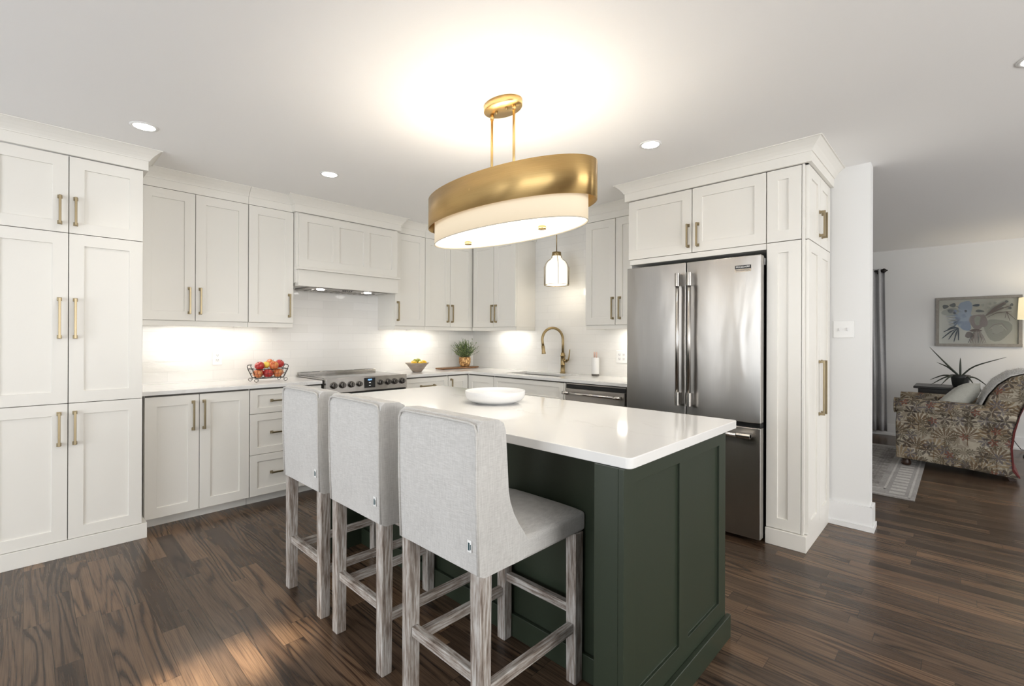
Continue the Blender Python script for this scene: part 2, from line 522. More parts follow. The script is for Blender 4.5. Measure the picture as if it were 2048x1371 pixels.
CEIL = 2.458
CAB_TOP = 2.33
def crown(fr, u0, u1, parent, ret0=0, ret1=0, n0=.0):
    """frieze and cove crown along a run; ret0/ret1 = depth of a mitred return at that end"""
    prof = [(0, 2.332), (.022, 2.332), (.022, 2.392), (.028, 2.392), (.030, 2.398), (.036, 2.408), (.048, 2.424), (.064, 2.440), (.078, 2.452), (.086, 2.452), (.086, CEIL-.0005), (0, CEIL-.0005)]
    mb = MB(); n = len(prof)
    secs = []
    if ret0: secs.append([fr.p(u0-a, n0-ret0, z) for a, z in prof]); secs.append([fr.p(u0-a, n0+a, z) for a, z in prof])
    else: secs.append([fr.p(u0, n0+a, z) for a, z in prof])
    if ret1: secs.append([fr.p(u1+a, n0+a, z) for a, z in prof]); secs.append([fr.p(u1+a, n0-ret1, z) for a, z in prof])
    else: secs.append([fr.p(u1, n0+a, z) for a, z in prof])
    vs = [p for s in secs for p in s]; fs = []
    for i in range(len(secs)-1):
        for k in range(n): fs.append((i*n+k, i*n+(k+1) % n, (i+1)*n+(k+1) % n, (i+1)*n+k))
    fs.append(tuple(range(n))); fs.append(tuple(reversed(range((len(secs)-1)*n, len(secs)*n))))
    mb.add(vs, fs)
    return obj('crown_molding', mb, M_CAB, parent)

# ---------------------------------------------------------------- room shell
WY, WX = 4.42, 3.90          # range wall plane, sink wall plane
XE = 8.0                     # far living room wall
XW, YS, YN = -3.2, -3.5, 3.0
struct('floor', MB().box(XW-.1, XE+.1, YS-.1, WY+.1, -.06, 0), M_FLOOR)
struct('ceiling', MB().box(XW-.1, XE+.1, YS-.1, WY+.1, CEIL, CEIL+.08), M_CEIL)
struct('wall_north', MB().box(XW-.1, WX+.12, WY, WY+.1, 0, CEIL), M_WALL)
struct('wall_east', MB().box(WX, WX+.12, .437, WY, 0, CEIL), M_WALL)
struct('wall_living', MB().box(XE, XE+.1, YS, WY, 0, CEIL), M_WALL)
struct('wall_living_north', MB().box(WX+.12, XE, YN, YN+.1, 0, CEIL), M_WALL)
w = MB()   # window wall behind the camera, glazed opening y -.2..4.2
w.box(XW-.1, XW, YS, -.2, 0, CEIL); w.box(XW-.1, XW, 4.2, WY, 0, CEIL); w.box(XW-.1, XW, 2.45, 3.3, 0, CEIL); w.box(XW-.1, XW, -.2, 4.2, 2.2, CEIL)
w.box(XW-.1, XW, -.2, 4.2, 0, .12)
for y_ in (.60, 1.50): w.box(XW-.1, XW, y_, y_+.16, .12, 2.2)
struct('wall_west', w, M_WALL)
w = MB()
xs = [XW, -.5, 2.7, 5.2, 6.8, XE]
for i in (0, 2, 4): w.box(xs[i], xs[i+1], YS-.1, YS, 0, CEIL)
for i in (1, 3): w.box(xs[i], xs[i+1], YS-.1, YS, 0, .6); w.box(xs[i], xs[i+1], YS-.1, YS, 2.1, CEIL)
struct('wall_south', w, M_WALL)

def baseboard(name, pts_fn, M=M_TRIM):
    return struct(name, pts_fn, M)
b = MB(); b.box(WX-.016, WX, .421, .676, 0, .162); b.box(WX-.016, WX+.136, .421, .437, 0, .162); b.box(WX+.12, WX+.136, .437, YN, 0, .162)
b.box(WX-.024, WX-.016, .413, .676, 0, .035); b.box(WX-.024, WX+.144, .413, .421, 0, .035)
struct('baseboard_east', b, M_TRIM, bev=.002)
b = MB(); b.box(XE-.016, XE, YS, YN, 0, .15); b.box(XE-.026, XE-.016, YS, YN, 0, .03)
struct('baseboard_living', b, M_TRIM, bev=.002)
# corner bead of the wall end reads as a slightly proud trim
# tiled backsplashes
b = MB(); b.box(.54, WX, WY-.009, WY, .90, 1.75)
struct('trim_1', b, M_TILEX)
b = MB(); b.box(WX-.009, WX, 1.86, WY-.009, .90, 2.40)
struct('trim_2', b, M_TILEY)

# ---------------------------------------------------------------- tall pantry cabinet, left
FT = FrX(3.77)
t = thing('pantry_cabinet', 'tall white six-door pantry cabinet with brass pulls reaching the ceiling, left of the worktop', 'cabinet', (.17, 4.05, 0))
b = MB(); b.box(-.165, .521, 3.772, WY, .095, 2.332)
obj('cabinet_body', b, M_CAB, t, bev=.001)
b = MB(); b.box(-.19, .545, 3.742, WY, 0, .094)
obj('plinth', b, M_CAB, t, bev=.002)
b = MB(); b.box(-.158, .513, 3.768, 3.774, .10, 2.328)
obj('gap_shade_sheet', b, M_GAP, t)  # dark sheet behind the doors, shade of the gaps put into its colour
for a, c, hu in ((-.165, .177, .139), (.177, .521, .206)):
    door(FT, a, c, .095, .889, t, hz=.744, hu=hu, hl=.178)
    door(FT, a, c, .889, 1.880, t, hz=1.384, hu=hu, hl=.218)
    door(FT, a, c, 1.880, 2.331, t, hz=2.009, hu=hu, hl=.148)
crown(FrX(3.75), -.19, .521, t, ret1=.45)

# ---------------------------------------------------------------- wall cabinets on the range wall
FU = FrX(4.10)
UB, UT = 1.396, 2.331
def wall_cab(fr, u0, u1, doors, label, depth, hl=.178, crown_u=None, ret=(0, 0), grp=None, gapside=True, rail=True):
    c = fr.p((u0+u1)/2, -depth/2, UB)
    t = thing('wall_cabinet', label, 'cabinet', c, grp)
    b = fbox(MB(), fr, u0, u1, -depth+.0095, -.002, UB, UT+.001)
    obj('cabinet_body', b, M_CAB, t, bev=.001)
    g = fbox(MB(), fr, u0+.006, u1-.006, -.003, .002, UB+.005, UT-.003)
    obj('gap_shade_sheet', g, M_GAP, t)
    for (a, c2, hu) in doors:
        door(fr, a, c2, UB, UT, t, hz=1.543, hu=hu, hl=hl)
    if rail:
        r = fbox(MB(), fr, u0, u1, -.018, .008, UB-.038, UB-.001)
        fbox(r, fr, u0, u0+.016, -depth+.0095, -.018, UB-.038, UB-.001); fbox(r, fr, u1-.016, u1, -depth+.0095, -.018, UB-.038, UB-.001)
        obj('light_rail', r, M_CAB, t, bev=.0015)
    cu = crown_u or (u0, u1)
    crown(fr, cu[0], cu[1], t, ret0=ret[0], ret1=ret[1], n0=.0)
    return t
DU = WY-4.10
wall_cab(FU, .545, 1.228, [(.545, .873, .836), (.873, 1.228, .904)], 'white two-door wall cabinet hanging beside the tall pantry cabinet', DU)
wall_cab(FU, 1.230, 1.577, [(1.230, 1.577, 1.541)], 'white single-door wall cabinet on the left side of the range hood', DU)
wall_cab(FU, 2.563, 2.924, [(2.563, 2.924, 2.592)], 'white single-door wall cabinet on the right side of the range hood', DU)
wall_cab(FU, 2.926, 3.597, [(2.926, 3.262, 3.221), (3.262, 3.597, 3.284)], 'white two-door wall cabinet in the corner, above the potted plant', DU)
# sink wall
FS = FrY(3.595)
DS = WX-3.595
wall_cab(FS, 3.381, 4.080, [(3.716, 4.055, 3.730), (3.381, 3.714, 3.670)], 'white two-door wall cabinet between the corner and the small glass pendant', DS, ret=(.29, 0), crown_u=(3.381, 4.095))
wall_cab(FS, 1.866, 2.497, [(2.183, 2.497, 2.205), (1.866, 2.181, 2.134)], 'white two-door wall cabinet between the small glass pendant and the fridge', DS, ret=(0, .29), crown_u=(1.866, 2.497))

# ---------------------------------------------------------------- range hood
t = thing('range_hood', 'white panelled range hood cover with two lit lamps under it', 'range hood', (2.07, 4.2, 1.71))
FH = FrX(4.035)
b = MB(); b.box(1.580, 2.561, 4.037, WY-.0095, 1.74, 2.332)
obj('hood_body', b, M_CAB, t, bev=.001)
mb = panelled(FH, 1.597, 2.549, 1.868, 2.322, [(1.667, 1.893, 1.94, 2.258), (1.953, 2.186, 1.94, 2.258), (2.248, 2.482, 1.94, 2.258)], t=.018, rec=.009)
obj('panel', mb, M_CAB, t, bev=.0014)
b = MB(); b.box(1.579, 2.5625, 3.978, WY-.0095, 1.848, 1.868)
obj('ledge', b, M_CAB, t, bev=.003)
b = MB(); b.box(1.592, 2.556, 4.012, 4.036, 1.712, 1.848); b.box(1.592, 1.612, 4.036, WY-.0095, 1.712, 1.853); b.box(2.536, 2.556, 4.036, WY-.0095, 1.712, 1.853)
obj('apron', b, M_CAB, t, bev=.002)
b = MB(); b.box(1.614, 2.534, 4.04, 4.40, 1.716, 1.735)
ins = obj('liner', b, M_STEELH, t, bev=.003)
b = MB(); b.box(1.70, 2.46, 4.06, 4.37, 1.708, 1.716)
for i in range(12): b.box(1.72+i*.06, 1.745+i*.06, 4.20, 4.36, 1.703, 1.708)
obj('filter', b, M_STEELD, ins, bev=.001)
for i, x in enumerate((1.83, 2.29)):
    b = MB().lathe([(.0, 1.700), (.030, 1.700), (.034, 1.703), (.034, 1.709)], (x, 4.13, 0), 20)
    obj('hood_lamp', b, M_LENS, ins)
    spot('hood_lamp_light', (x, 4.13, 1.695), 2.2, angle=120, r=.03, parent=t)
b = MB()
for i in range(5): b.box(2.02+i*.02, 2.032+i*.02, 4.09, 4.10, 1.702, 1.709)
obj('button', b, M_BLACK, ins)
crown(FrX(4.035), 1.582, 2.563, t, ret0=.07, ret1=.07)

# ---------------------------------------------------------------- base cabinets, range wall
FB = FrX(3.88)
def base_unit(name, fr, u0, u1, depth, label, fronts, kick=.075, cat='cabinet', filler=None, open_top=False):
    c = fr.p((u0+u1)/2, -depth/2, 0)
    t = thing(name, label, cat, c)
    if open_top:
        b = fbox(MB(), fr, u0+.0005, u1-.0005, -depth, -.002, .072, .66)
        fbox(b, fr, u0+.0005, u1-.0005, -.020, -.002, .66, .885); fbox(b, fr, u0+.0005, u0+.018, -depth, -.020, .66, .885); fbox(b, fr, u1-.018, u1-.0005, -depth, -.020, .66, .885)
    else: b = fbox(MB(), fr, u0+.0005, u1-.0005, -depth, -.002, .072, .885)
    obj('cabinet_body', b, M_CAB, t)
    g = fbox(MB(), fr, u0+.004, u1-.004, -.003, .002, .075, .886)
    obj('gap_shade_sheet', g, M_GAP, t)
    k = fbox(MB(), fr, u0+.0005, u1-.0005, -depth, -kick+.02, 0, .072)
    obj('toe_kick', k, M_CAB, t)
    for f in fronts:
        kind, a, c2, z0, z1, hu, hz, hl = f
        door(fr, a, c2, z0, z1, t, name=kind, hz=hz, hu=hu, hl=hl, horiz=(kind == 'drawer'), st=.068 if kind == 'door' else .055)
    if filler:
        for a, c2 in filler:
            obj('filler_strip', fbox(MB(), fr, a, c2, 0, .018, .072, .878), M_CAB, t, bev=.001)
    return t
DB = WY-.010-3.88
base_unit('base_cabinet', FB, .545, 1.174, DB, 'white two-door base cabinet under the left worktop beside the pantry cabinet',
          [('door', .545, .853, .070, .878, .816, .732, .187), ('door', .853, 1.174, .070, .878, .881, .732, .187)])
base_unit('base_cabinet', FB, 1.176, 1.722, DB, 'white three-drawer base cabinet under the fruit basket, left of the range',
          [('drawer', 1.176, 1.722, .694, .878, 1.45, .788, .24), ('drawer', 1.176, 1.722, .383, .694, 1.45, .543, .24), ('drawer', 1.176, 1.722, .070, .383, 1.45, .234, .24)])
base_unit('base_cabinet', FB, 2.522, 3.062, DB, 'white drawer base cabinet under the fruit bowl, right of the range',
          [('drawer', 2.522, 3.062, .694, .878, 2.80, .797, .16), ('drawer', 2.522, 3.062, .383, .694, 2.80, .543, .16), ('drawer', 2.522, 3.062, .070, .383, 2.80, .234, .16)])
# corner cabinet: L-shaped, one door on each leg
FR_ = FrY(3.355)
t = thing('corner_cabinet', 'white corner base cabinet with a narrow door on each side of the inner corner', 'cabinet', (3.6, 4.1, 0))
b = MB(); b.box(3.0645, WX-.010, 3.882, WY-.010, .072, .885); b.box(3.357, WX-.010, 3.464, 3.882, .072, .885)
obj('cabinet_body', b, M_CAB, t)
b = MB(); b.box(3.0645, WX-.05, 3.935, WY-.010, 0, .072); b.box(3.41, WX-.05, 3.464, 3.935, 0, .072)
obj('toe_kick', b, M_CAB, t)
b = fbox(MB(), FB, 3.068, 3.35, -.003, .002, .075, .886); fbox(b, FR_, 3.468, 3.86, -.003, .002, .075, .886)
obj('gap_shade_sheet', b, M_GAP, t)
door(FB, 3.064, 3.333, .070, .878, t, hz=.755, hu=3.10, hl=.17)
door(FR_, 3.463, 3.858, .070, .878, t)
DR = WX-.010-3.355
base_unit('sink_cabinet', FR_, 2.560, 3.461, DR, 'white sink base cabinet with a wide false drawer front below the faucet',
          [('drawer', 2.560, 3.461, .700, .878, None, None, 0), ('door', 2.560, 3.010, .070, .698, 2.975, .60, .17), ('door', 3.010, 3.461, .070, .698, 3.045, .60, .17)], filler=[(2.542, 2.558)], open_top=True)

# ---------------------------------------------------------------- worktops
def worktop(name, boxes, label):
    b = MB()
    for q in boxes: b.box(*q)
    o = obj(name, b, M_QUARTZ, bev=.003, seg=3)
    return tag(o, label, 'worktop')
worktop('worktop', [(.524, 1.724, 3.845, WY-.010, .8895, .917)], 'white quartz worktop between the pantry cabinet and the range, under the fruit basket')
# L-shaped top with the sink cut-out
sx0, sx1, sy0, sy1 = 3.45, 3.79, 2.72, 3.42
poly_boxes = MB()
xs_ = [2.519, 3.32, sx0, sx1, WX-.010]; ys_ = [1.868, sy0, sy1, 3.845, WY-.010]
cells = {(0, 3)}
for i in (1, 2, 3):
    for j in range(4):
        if (i, j) != (2, 1): cells.add((i, j))
for (i, j) in cells:
    x0, x1, y0, y1 = xs_[i], xs_[i+1], ys_[j], ys_[j+1]
    for z, rev in ((.917, False), (.8895, True)):
        poly_boxes.add([(x0, y0, z), (x1, y0, z), (x1, y1, z), (x0, y1, z)], [(0, 1, 2, 3)])
    for di, dj, q in ((-1, 0, ((x0, y0), (x0, y1))), (1, 0, ((x1, y0), (x1, y1))), (0, -1, ((x0, y0), (x1, y0))), (0, 1, ((x0, y1), (x1, y1)))):
        if (i+di, j+dj) not in cells:
            (a0, b0), (a1, b1) = q
            poly_boxes.add([(a0, b0, .8895), (a1, b1, .8895), (a1, b1, .917), (a0, b0, .917)], [(0, 1, 2, 3)])
tag(obj('worktop', poly_boxes, M_QUARTZ, bev=.003, seg=3), 'white quartz L-shaped worktop running from the range round the corner to the fridge', 'worktop')

# sink
t = thing('kitchen_sink', 'stainless undermount sink let into the worktop in front of the brass faucet', 'sink', (3.62, 3.07, .70))
b = MB()
x0, x1, y0, y1 = sx0-.004, sx1+.004, sy0-.004, sy1+.004
b.add([(x0, y0, .887), (x1, y0, .887), (x1, y1, .887), (x0, y1, .887), (x0+.01, y0+.01, .70), (x1-.01, y0+.01, .70), (x1-.01, y1-.01, .70), (x0+.01, y1-.01, .70)],
      [(0, 1, 5, 4), (1, 2, 6, 5), (2, 3, 7, 6), (3, 0, 4, 7), (4, 5, 6, 7)])
o_ = obj('basin', b, M_STEELH, t); m_ = o_.modifiers.new('solid', 'SOLIDIFY'); m_.thickness = .002
b = MB().lathe([(0, .7005), (.03, .7005), (.04, .703), (.045, .7035)], (3.62, 3.07, 0), 24)
obj('drain', b, M_CHROME, t)

# faucet
t = thing('faucet', 'antique brass pull-down gooseneck faucet behind the sink', 'faucet', (3.835, 2.955, .917))
fx, fy = 3.835, 2.955
b = MB().lathe([(0, .9175), (.029, .9175), (.029, .925), (.024, .930), (.0225, .960), (.0225, 1.00), (.024, 1.002), (.024, 1.006), (.0225, 1.008), (.0225, 1.09), (.026, 1.093), (.026, 1.105), (.021, 1.108), (.019, 1.13), (.0, 1.13)], (fx, fy, 0), 24)
obj('body', b, M_BRASS, t)
arc = [(fx, fy, 1.12), (fx, fy, 1.225)]
ca = Vector((fx-.100, fy+.054, 1.262)); rad = .1137
dx, dy = -.100/.1137, .054/.1137
for k in range(15):
    a = PI*(k/14)*1.08
    arc.append((ca.x - dx*rad*math.cos(a), ca.y - dy*rad*math.cos(a), ca.z + rad*math.sin(a)*1.05))
e = Vector(arc[-1]); d = (e-Vector(arc[-2])).normalized()
arc.append(tuple(e+d*.03))
b = MB().tube(arc, .0135, 14)
obj('spout', b, M_BRASS, t)
e = Vector(arc[-1]); hd = [e, e+d*.004, e+d*.05, e+d*.075, e+d*.085]
b = MB().tube(hd, [.0135, .017, .0175, .021, .0235], 16)
obj('spray_head', b, M_BRASS, t)
b = MB().tube([(fx, fy-.018, 1.045), (fx, fy-.048, 1.045)], .016, 16)
b.tube([(fx, fy-.05, 1.045), (fx, fy-.068, 1.055), (fx, fy-.078, 1.085), (fx, fy-.084, 1.13), (fx-.002, fy-.09, 1.165)], [.010, .009, .0075, .006, .005], 12)
obj('lever', b, M_BRASS, t)

# soap bottle
t = thing('soap_dispenser', 'white cylinder bottle with dark base and blush pumps standing right of the faucet', 'bottle', (3.80, 2.535, .917))
b = MB().lathe([(0, .9175), (.034, .9175), (.036, .921), (.036, .935), (0, .935)], (3.80, 2.535, 0), 28)
obj('base', b, M_GAP, t)
b = MB().lathe([(0, .935), (.036, .935), (.0365, .94), (.0365, 1.086), (.034, 1.092), (0, 1.093)], (3.80, 2.535, 0), 28)
obj('bottle_body', b, M_WHITEC, t)
M_BLUSH = mat('blush_handle', (.72, .50, .42), .4)
b = MB()
for dy in (-.012, .012): b.lathe([(0, 1.092), (.007, 1.092), (.0075, 1.14), (.004, 1.146), (0, 1.146)], (3.80, 2.535+dy, 0), 12)
obj('pump', b, M_BLUSH, t)

# ---------------------------------------------------------------- dishwasher
t = thing('dishwasher', 'stainless dishwasher with a bar handle between the sink cabinet and the fridge', 'dishwasher', (3.62, 2.23, 0))
FD = FrY(3.345)
b = MB(); b.box(3.35, 3.86, 1.935, 2.535, .10, .884); obj('tub', b, M_GAP, t)
obj('control_panel', fbox(MB(), FD, 1.937, 2.525, 0, .012, .842, .868), M_BLACK, t, bev=.002)
obj('top_trim', fbox(MB(), FD, 1.935, 2.533, 0, .006, .872, .882), M_STEEL, t, bev=.001)
obj('door', fbox(MB(), FD, 1.937, 2.525, 0, .028, .11, .838), M_STEELD, t, bev=.004)
b = MB().tube([FD.p(1.965, .075, .800), FD.p(2.50, .075, .800)], .0115, 16)
h = obj('handle', b, M_CHROME, t)
for y in (1.975, 2.49):
    b = MB().tube([FD.p(y, .028, .800), FD.p(y, .07, .800)], .010, 12)
    b.tube([FD.p(y-.035, .075, .800), FD.p(y+.035, .075, .800)], .014, 16)
    obj('handle_mount', b, M_CHROME, h)
obj('toe_kick', fbox(MB(), FD, 1.937, 2.533, -.08, -.06, 0, .10), M_BLACK, t)

# ---------------------------------------------------------------- range
t = thing('kitchen_range', 'stainless slide-in range with black glass top and front knobs under the hood', 'range', (2.12, 4.10, 0))
rx0, rx1, ry = 1.733, 2.513, 3.795
b = MB(); b.box(rx0+.002, rx1-.002, 3.84, 4.37, .03, .9155); obj('oven_body', b, M_STEELH, t)
b = MB(); b.box(rx0-.004, rx1+.002, 3.84, 4.40, .9185, .930)
obj('cooktop_frame', b, M_STEELH, t, bev=.002)
b = MB(); b.box(rx0+.015, rx1-.015, 3.87, 4.34, .928, .9335); ck = obj('glass_cooktop', b, M_GLASS_BLACK, t, bev=.001)
M_RING = mat('burner_print', (.16, .16, .165), .12)
b = MB()
for x, y, r in ((1.93, 3.99, .10), (2.31, 3.99, .085), (1.93, 4.22, .08), (2.31, 4.22, .09), (2.12, 4.24, .05)):
    b.lathe([(r-.002, .9336), (r, .9338)], (x, y, 0), 40)
obj('burner_ring', b, M_RING, ck)
b = MB(); b.box(rx0+.004, rx1-.004, 4.355, 4.405, .930, .955)
vt = obj('rear_vent', b, M_STEELH, t, bev=.004)
b = MB()
for i in range(7): b.box(rx0+.03+i*.105, rx0+.115+i*.105, 4.365, 4.395, .9545, .957)
obj('vent_slot', b, M_BLACK, vt)
# control panel: sloped fascia
b = MB().prism([(3.84, .800), (3.79, .808), (3.795, .934), (3.84, .936)], (rx0, rx1), lambda a, c, e: Vector((e, a, c)))
fp = obj('control_panel', b, M_STEELH, t, bev=.003)
FRg = FrX(3.7935)
M_KNOB = mat('dark_metal_knob', (.16, .15, .14), .22, 1)
for kx in (1.796, 1.872, 1.952, 2.028, 2.232, 2.308, 2.380, 2.458):
    rk = .0245 if kx not in (2.028, 2.232) else .021
    b = MB(); c = FRg.p(kx, 0, .874)
    b.tube([c, c+Vector((0, -.006, 0)), c+Vector((0, -.0065, 0)), c+Vector((0, -.028, 0)), c+Vector((0, -.031, 0))], [rk+.004, rk+.004, rk, rk*.94, rk*.8], 24)
    b.box(kx-.004, kx+.004, c.y-.038, c.y-.028, .874-rk*.85, .874+rk*.85)
    obj('knob', b, M_KNOB, t, bev=.001)
dsp = obj('display', fbox(MB(), FRg, 2.074, 2.180, 0, .004, .832, .920), M_BLACK, t, bev=.001)
M_BLUE = m_emit('blue_display_digits', (.25, .55, 1), 3, (.1, .2, .5))
M_MARK = m_emit('white_display_mark', (1, 1, 1), .6)
b = MB(); fbox(b, FRg, 2.118, 2.136, .0042, .0048, .876, .880); fbox(b, FRg, 2.118, 2.136, .0042, .0048, .852, .856)
obj('display_mark', b, M_MARK, dsp)
def text(s, size, loc, rot, m, parent, name, align='CENTER'):
    c = bpy.data.curves.new(name, 'FONT'); c.body = s; c.size = size; c.align_x = align; c.align_y = 'CENTER'; c.extrude = .0003
    tmp = bpy.data.objects.new(name+'_outline', c); COL.objects.link(tmp)
    dg = bpy.context.evaluated_depsgraph_get(); dg.update()
    me = bpy.data.meshes.new_from_object(tmp.evaluated_get(dg))
    bpy.data.objects.remove(tmp, do_unlink=True)
    me.materials.clear(); me.materials.append(m)
    o = bpy.data.objects.new(name, me); COL.objects.link(o)
    o.rotation_euler = rot
    o.parent = parent; o.location = Vector(loc)-root_loc(parent)
    return o
text('10:41', .020, (2.127, 3.7885, .903), (R(90), 0, 0), M_BLUE, dsp, 'clock_digits')
b = MB(); fbox(b, FRg, rx0+.004, rx1-.004, -.04, -.003, .795, .803); obj('panel_gap', b, M_BLACK, t)
FRo = FrX(3.83)
od = obj('oven_door', fbox(MB(), FRo, rx0+.004, rx1-.004, 0, .03, .22, .792), M_STEELH, t, bev=.004)
obj('oven_window', fbox(MB(), FRo, rx0+.12, rx1-.12, .03, .032, .36, .64), M_GLASS_BLACK, od)
b = MB().tube([FRo.p(rx0+.05, .075, .735), FRo.p(rx1-.05, .075, .735)], .012, 14)
for x in (rx0+.07, rx1-.07): b.tube([FRo.p(x, .03, .735), FRo.p(x, .075, .735)], .009, 10)
obj('oven_handle', b, M_CHROME, od)
obj('storage_drawer', fbox(MB(), FRo, rx0+.004, rx1-.004, 0, .025, .05, .212), M_STEELH, t, bev=.003)

# ---------------------------------------------------------------- fridge surround and pantry
FP = FrY(3.26)
t = thing('fridge_surround', 'white built-in cabinet framing the fridge, with two short doors above it and a crown', 'cabinet', (3.57, 1.36, 0))
b = MB(); b.box(3.262, WX-.002, .889, 1.862, 1.842, 2.333); b.box(3.262, WX-.012, 1.842, 1.862, 0, 1.842)
obj('cabinet_body', b, M_CAB, t, bev=.001)
obj('gap_shade_sheet', fbox(MB(), FP, .893, 1.857, -.003, .002, 1.884, 2.328), M_GAP, t)
obj('filler_rail', fbox(MB(), FP, .889, 1.848, 0, .018, 1.842, 1.879), M_CAB, t, bev=.001)
door(FP, 1.365, 1.862, 1.881, 2.331, t, hz=2.001, hu=1.390, hl=.146, st=.07)
door(FP, .889, 1.363, 1.881, 2.331, t, hz=2.001, hu=1.322, hl=.146, st=.07)
crown(FrY(3.24), .889, 1.862, t, ret1=.33)

t = thing('pantry_cabinet', 'tall narrow white pantry cabinet between the fridge and the wall end, doors facing the passage', 'cabinet', (3.57, .78, 0))
b = MB(); b.box(3.262, WX-.002, .680, .887, .10, 2.333)
obj('cabinet_body', b, M_CAB, t, bev=.001)
b = MB(); b.box(3.226, WX-.002, .664, .887, 0, .098); obj('plinth', b, M_CAB, t, bev=.002)
obj('gap_shade_sheet', fbox(MB(), FP, .690, .883, -.003, .002, .11, 2.328), M_GAP, t)
for z0, z1 in ((.10, 1.880), (1.881, 2.331)):
    mb = panelled(FP, .695, .887-G, z0+G, z1-G, [(.765, .822, z0+.068, z1-.068)])
    obj('front_panel', mb, M_CAB, t, bev=.0014)
obj('corner_stile', fbox(MB(), FP, .6785, .692, 0, .02, .10, 2.331), M_CAB, t, bev=.001)
FQ = FrX(.680)
obj('gap_shade_sheet', fbox(MB(), FQ, 3.27, 3.885, -.003, .002, .11, 2.328), M_GAP, t)
for z0, z1, hz, hl in ((.10, 1.880, .965, .335), (1.881, 2.331, 2.02, .15)):
    for u0, u1, hu in ((3.262, 3.575, 3.545), (3.575, 3.890, 3.615)):
        door(FQ, u0, u1, z0, z1, t, st=.07, hz=hz, hu=hu, hl=hl)
crown(FrY(3.24), .662, .889, t, ret0=.66)

# ---------------------------------------------------------------- refrigerator
t = thing('refrigerator', 'tall stainless french-door refrigerator with a bottom freezer drawer', 'refrigerator', (3.53, 1.36, 0))
b = MB(); b.box(3.225, 3.87, .905, 1.815, .03, 1.795)
obj('fridge_body', b, mat('fridge_side_grey', (.05, .05, .052), .45), t, bev=.004)
FG = FrY(3.215)
def fdoor(u0, u1, z0, z1, nm):
    b = MB(); n = 10
    # softly crowned front
    for i in range(n):
        pass
    pts = []
    for i in range(n+1):
        u = u0+(u1-u0)*i/n; q = (i/n-.5)*2
        pts.append((u, .062+.006*(1-q*q)))
    poly = [(u0, 0)] + pts + [(u1, 0)]
    b.prism(poly, (z0, z1), lambda a, c, e: FG.p(a, c, e))
    return obj(nm, b, M_STEEL, t, bev=.005, seg=3)
dl = fdoor(1.369, 1.822, .752, 1.802, 'fridge_door')
dr = fdoor(.893, 1.363, .752, 1.802, 'fridge_door')
fz = fdoor(.893, 1.822, .030, .722, 'freezer_drawer')
obj('drawer_gap', fbox(MB(), FG, .90, 1.815, 0, .045, .722, .752), M_BLACK, t)
for dd, hy in ((dl, 1.404), (dr, 1.322)):
    b = MB().tube([FG.p(hy, .118, .83), FG.p(hy, .118, 1.725)], .0125, 18)
    h = obj('handle', b, M_HANDLE, dd)
    for z in (.868, 1.680):
        b = MB().tube([FG.p(hy, .118, z-.045), FG.p(hy, .118, z+.045)], .0175, 18)
        b.box(FG.p(0, .118, 0).x, FG.p(0, .064, 0).x, hy-.012, hy+.012, z-.04, z+.04)
        obj('handle_mount', b, M_HANDLE, h, bev=.001)
b = MB().tube([FG.p(.935, .118, .676), FG.p(1.78, .118, .676)], .0125, 18)
h = obj('handle', b, M_CHROME, fz)
for y in (.975, 1.74):
    b = MB().tube([FG.p(y-.04, .118, .676), FG.p(y+.04, .118, .676)], .0175, 18)
    b.box(FG.p(0, .118, 0).x, FG.p(0, .064, 0).x, y-.035, y+.035, .664, .688)
    obj('handle_mount', b, M_HANDLE, h, bev=.001)
b = MB(); b.box(3.20, 3.26, .893, .925, 1.745, 1.79)
obj('hinge_cover', b, mat('hinge_grey', (.25, .25, .25), .4), t, bev=.004)
bd = obj('badge', fbox(MB(), FG, .950, 1.045, .0655, .0685, 1.722, 1.744), M_BLACK, dr)
b2 = obj('badge_plate', fbox(MB(), FG, .950, 1.045, .0655, .0680, 1.702, 1.721), M_CHROME, dr)
text('FRIGIDAIRE', .0165, (3.215-.0690, .9975, 1.733), (R(90), 0, R(-90)), M_WHITEP, bd, 'badge_lettering')
text('PROFESSIONAL', .0125, (3.215-.0685, .9975, 1.7115), (R(90), 0, R(-90)), mat('engraved_grey', (.12, .12, .12), .4), b2, 'badge_lettering')
b = MB()
for y in (.95, 1.77): b.lathe([(0, 0), (.02, 0), (.02, .032), (0, .032)], (3.27, y, 0), 12); b.lathe([(0, 0), (.02, 0), (.02, .032), (0, .032)], (3.8, y, 0), 12)
obj('foot', b, M_BLACK, t)

# ---------------------------------------------------------------- island
IX0, IX1, IY0, IY1 = 1.245, 2.085, .728, 2.79
t = thing('kitchen_island', 'dark green panelled kitchen island under the white quartz top', 'island', (1.75, 1.77, 0))
b = MB(); b.box(1.47, IX1-.02, IY0+.02, IY1-.02, 0, .884); obj('island_body', b, M_GREEN, t)
FI = FrX(IY0+.02)
mb = panelled(FI, IX0, IX1, .0, .8845, [(1.315, 1.632, .172, .832), (1.708, 2.012, .172, .832)], t=.02, rec=.010)
obj('end_panel', mb, M_GREEN, t, bev=.0016)
b = MB(); b.box(IX0, IX0+.225, IY0+.0202, IY0+.105, 0, .8845)
obj('corner_post', b, M_GREEN, t)
b = MB(); b.box(IX0, IX0+.225, IY1-.105, IY1-.0202, 0, .8845)
obj('corner_post', b, M_GREEN, t)
class FrYn:  # face looks towards +Y
    def __init__(s, y): s.y = y
    def p(s, u, n, z): return Vector((u, s.y+n, z))
mb = panelled(FrYn(IY1-.02), IX0, IX1, .0, .8845, [(1.315, 1.632, .172, .832), (1.708, 2.012, .172, .832)], t=.02, rec=.010)
obj('end_panel', mb, M_GREEN, t, bev=.0016)
b = MB()
